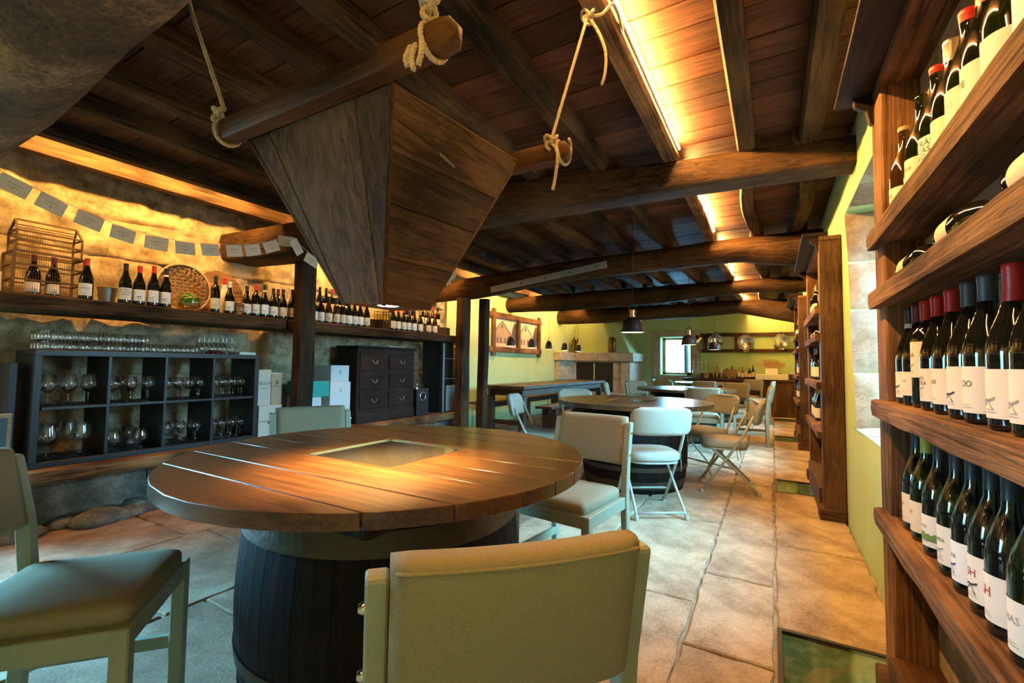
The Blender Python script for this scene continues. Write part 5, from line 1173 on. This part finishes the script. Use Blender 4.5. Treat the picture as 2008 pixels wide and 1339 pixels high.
t = thing('counter_basket', 'brown woven basket of bottles on the back counter', 'basket', (W(1431, 740, 'Y', 12.20).x, 12.24, CTZ))
R = []
for i in range(9):
    z = .215*i/8; k = .80+.20*math.sin(min(1, z/.14)*PI/2)-.10*max(0, (z-.15)/.065); R.append([Vector((.155*k*math.cos(2*PI*j/28)*(1+.02*math.cos(14*2*PI*j/28+i*PI)), .10*k*math.sin(2*PI*j/28), z)) for j in range(28)])
B().loft(R, False).obj('weave', 'wicker', t, True); B().tube([(.142*math.cos(a), .092*math.sin(a), .215) for a in [2*PI*k/28 for k in range(28)]], .010, 6, True).obj('rim', 'wicker', t, 'all'); B().lathe([(0, .005), (.11, .005)], 20).obj('bottom', 'wicker', t)
for k, (dx, c) in enumerate(((-.06, 'cap_white'), (.05, 'cap_black'))): bottle('%s bottle standing in the counter basket' % ('left' if k == 0 else 'right'), (t.location.x+dx, 12.20, CTZ+.006), -PI/2, 'burg', bb, c, None, group='bottles in the counter basket')
for k, (px, g_, h, r_, lb2, cp) in enumerate(((1449, 'glass', .33, .036, 'paper_white', 'cap_white'), (1456, 'spirit', .28, .036, 'paper', 'cap_black'), (1463, 'glass', .33, .036, 'paper', 'cap_tan'), (1470, 'bottle', .27, .040, 'paper_cream', 'cap_black'), (1477, 'bottle', .33, .038, 'paper_cream', 'cap_black'))):
    spirits(px, '%s spirit bottle right of the counter basket' % ORD[k], g_, h, r_, lb2, cp)
# pan rail
t = thing('pan_rail', 'dark timber ladder rail with hanging pans on the green end wall', 'rail', (0, YB-.004, 0))
rx0, rx1 = -1.60, .44
for z in (1.93, 1.53): B().box(rx0, rx1, -.06, 0, z-.042, z+.042).obj('rail', 'brown_X', t, bevel=.006)
for x in (-1.50, -.78, .08): B().box(x-.045, x+.045, -.05, 0, 1.572, 1.888).obj('stile', 'brown_Z', t, bevel=.005)
def pan(px, py, R, depth, label, tilt=0, spin=0):
    p = W(px, py, 'Y', YB-.10); t_ = thing('hanging_pan', label, 'pan', (p.x, YB-.068, p.z), group='pans on the rail')
    P = [(0, 0), (R*.72, 0), (R*.80, .012), (R, depth), (R*1.06, depth+.002), (R*1.06, depth-.002), (R*.985, depth-.004), (R*.78, .014), (R*.70, .005), (0, .005)]
    B().lathe(P, 32).obj('bowl', 'pan_steel', t_, True)
    for s in (-1, 1): B().tube([(-.05, s*(R*1.02), depth*.93), (-.045, s*(R+.055), depth*.95), (.045, s*(R+.055), depth*.95), (.05, s*(R*1.02), depth*.93)], .007, 7).obj('handle', 'pan_steel', t_, 'all')
    t_.rotation_euler = (Matrix.Rotation(spin, 3, 'Y') @ Matrix.Rotation(PI/2+tilt, 3, 'X')).to_euler(); return t_
pan(1404, 669, .165, .09, 'round steel pan left of centre on the rail, reflecting the room'); pan(1463, 671, .172, .11, 'bright round steel pan in the middle of the rail'); pan(1532, 668, .150, .06, 'shallow round steel pan at the right end of the rail')
p = W(1366, 667, 'Y', YB-.2); t_ = thing('hanging_pot', 'tilted steel pot hanging at the left end of the rail', 'pot', (p.x, YB-.20, p.z))
B().lathe([(0, -.11), (.098, -.11), (.105, -.10), (.112, .11), (.116, .112), (.108, .112), (.100, -.095), (0, -.100)], 28).obj('pot_body', 'pan_steel', t_, True); B().tube([(.112, -.04, .06), (.15, -.03, .065), (.15, .03, .065), (.112, .04, .06)], .006, 6).obj('handle', 'pan_steel', t_, 'all')
B().tube([(-.10, 0, .10), (-.02, .05, .22), (.02, .10, .24)], .004, 5).obj('hanger', 'iron', t_, 'all')
t_.rotation_euler = (.15, math.radians(-140), 0)
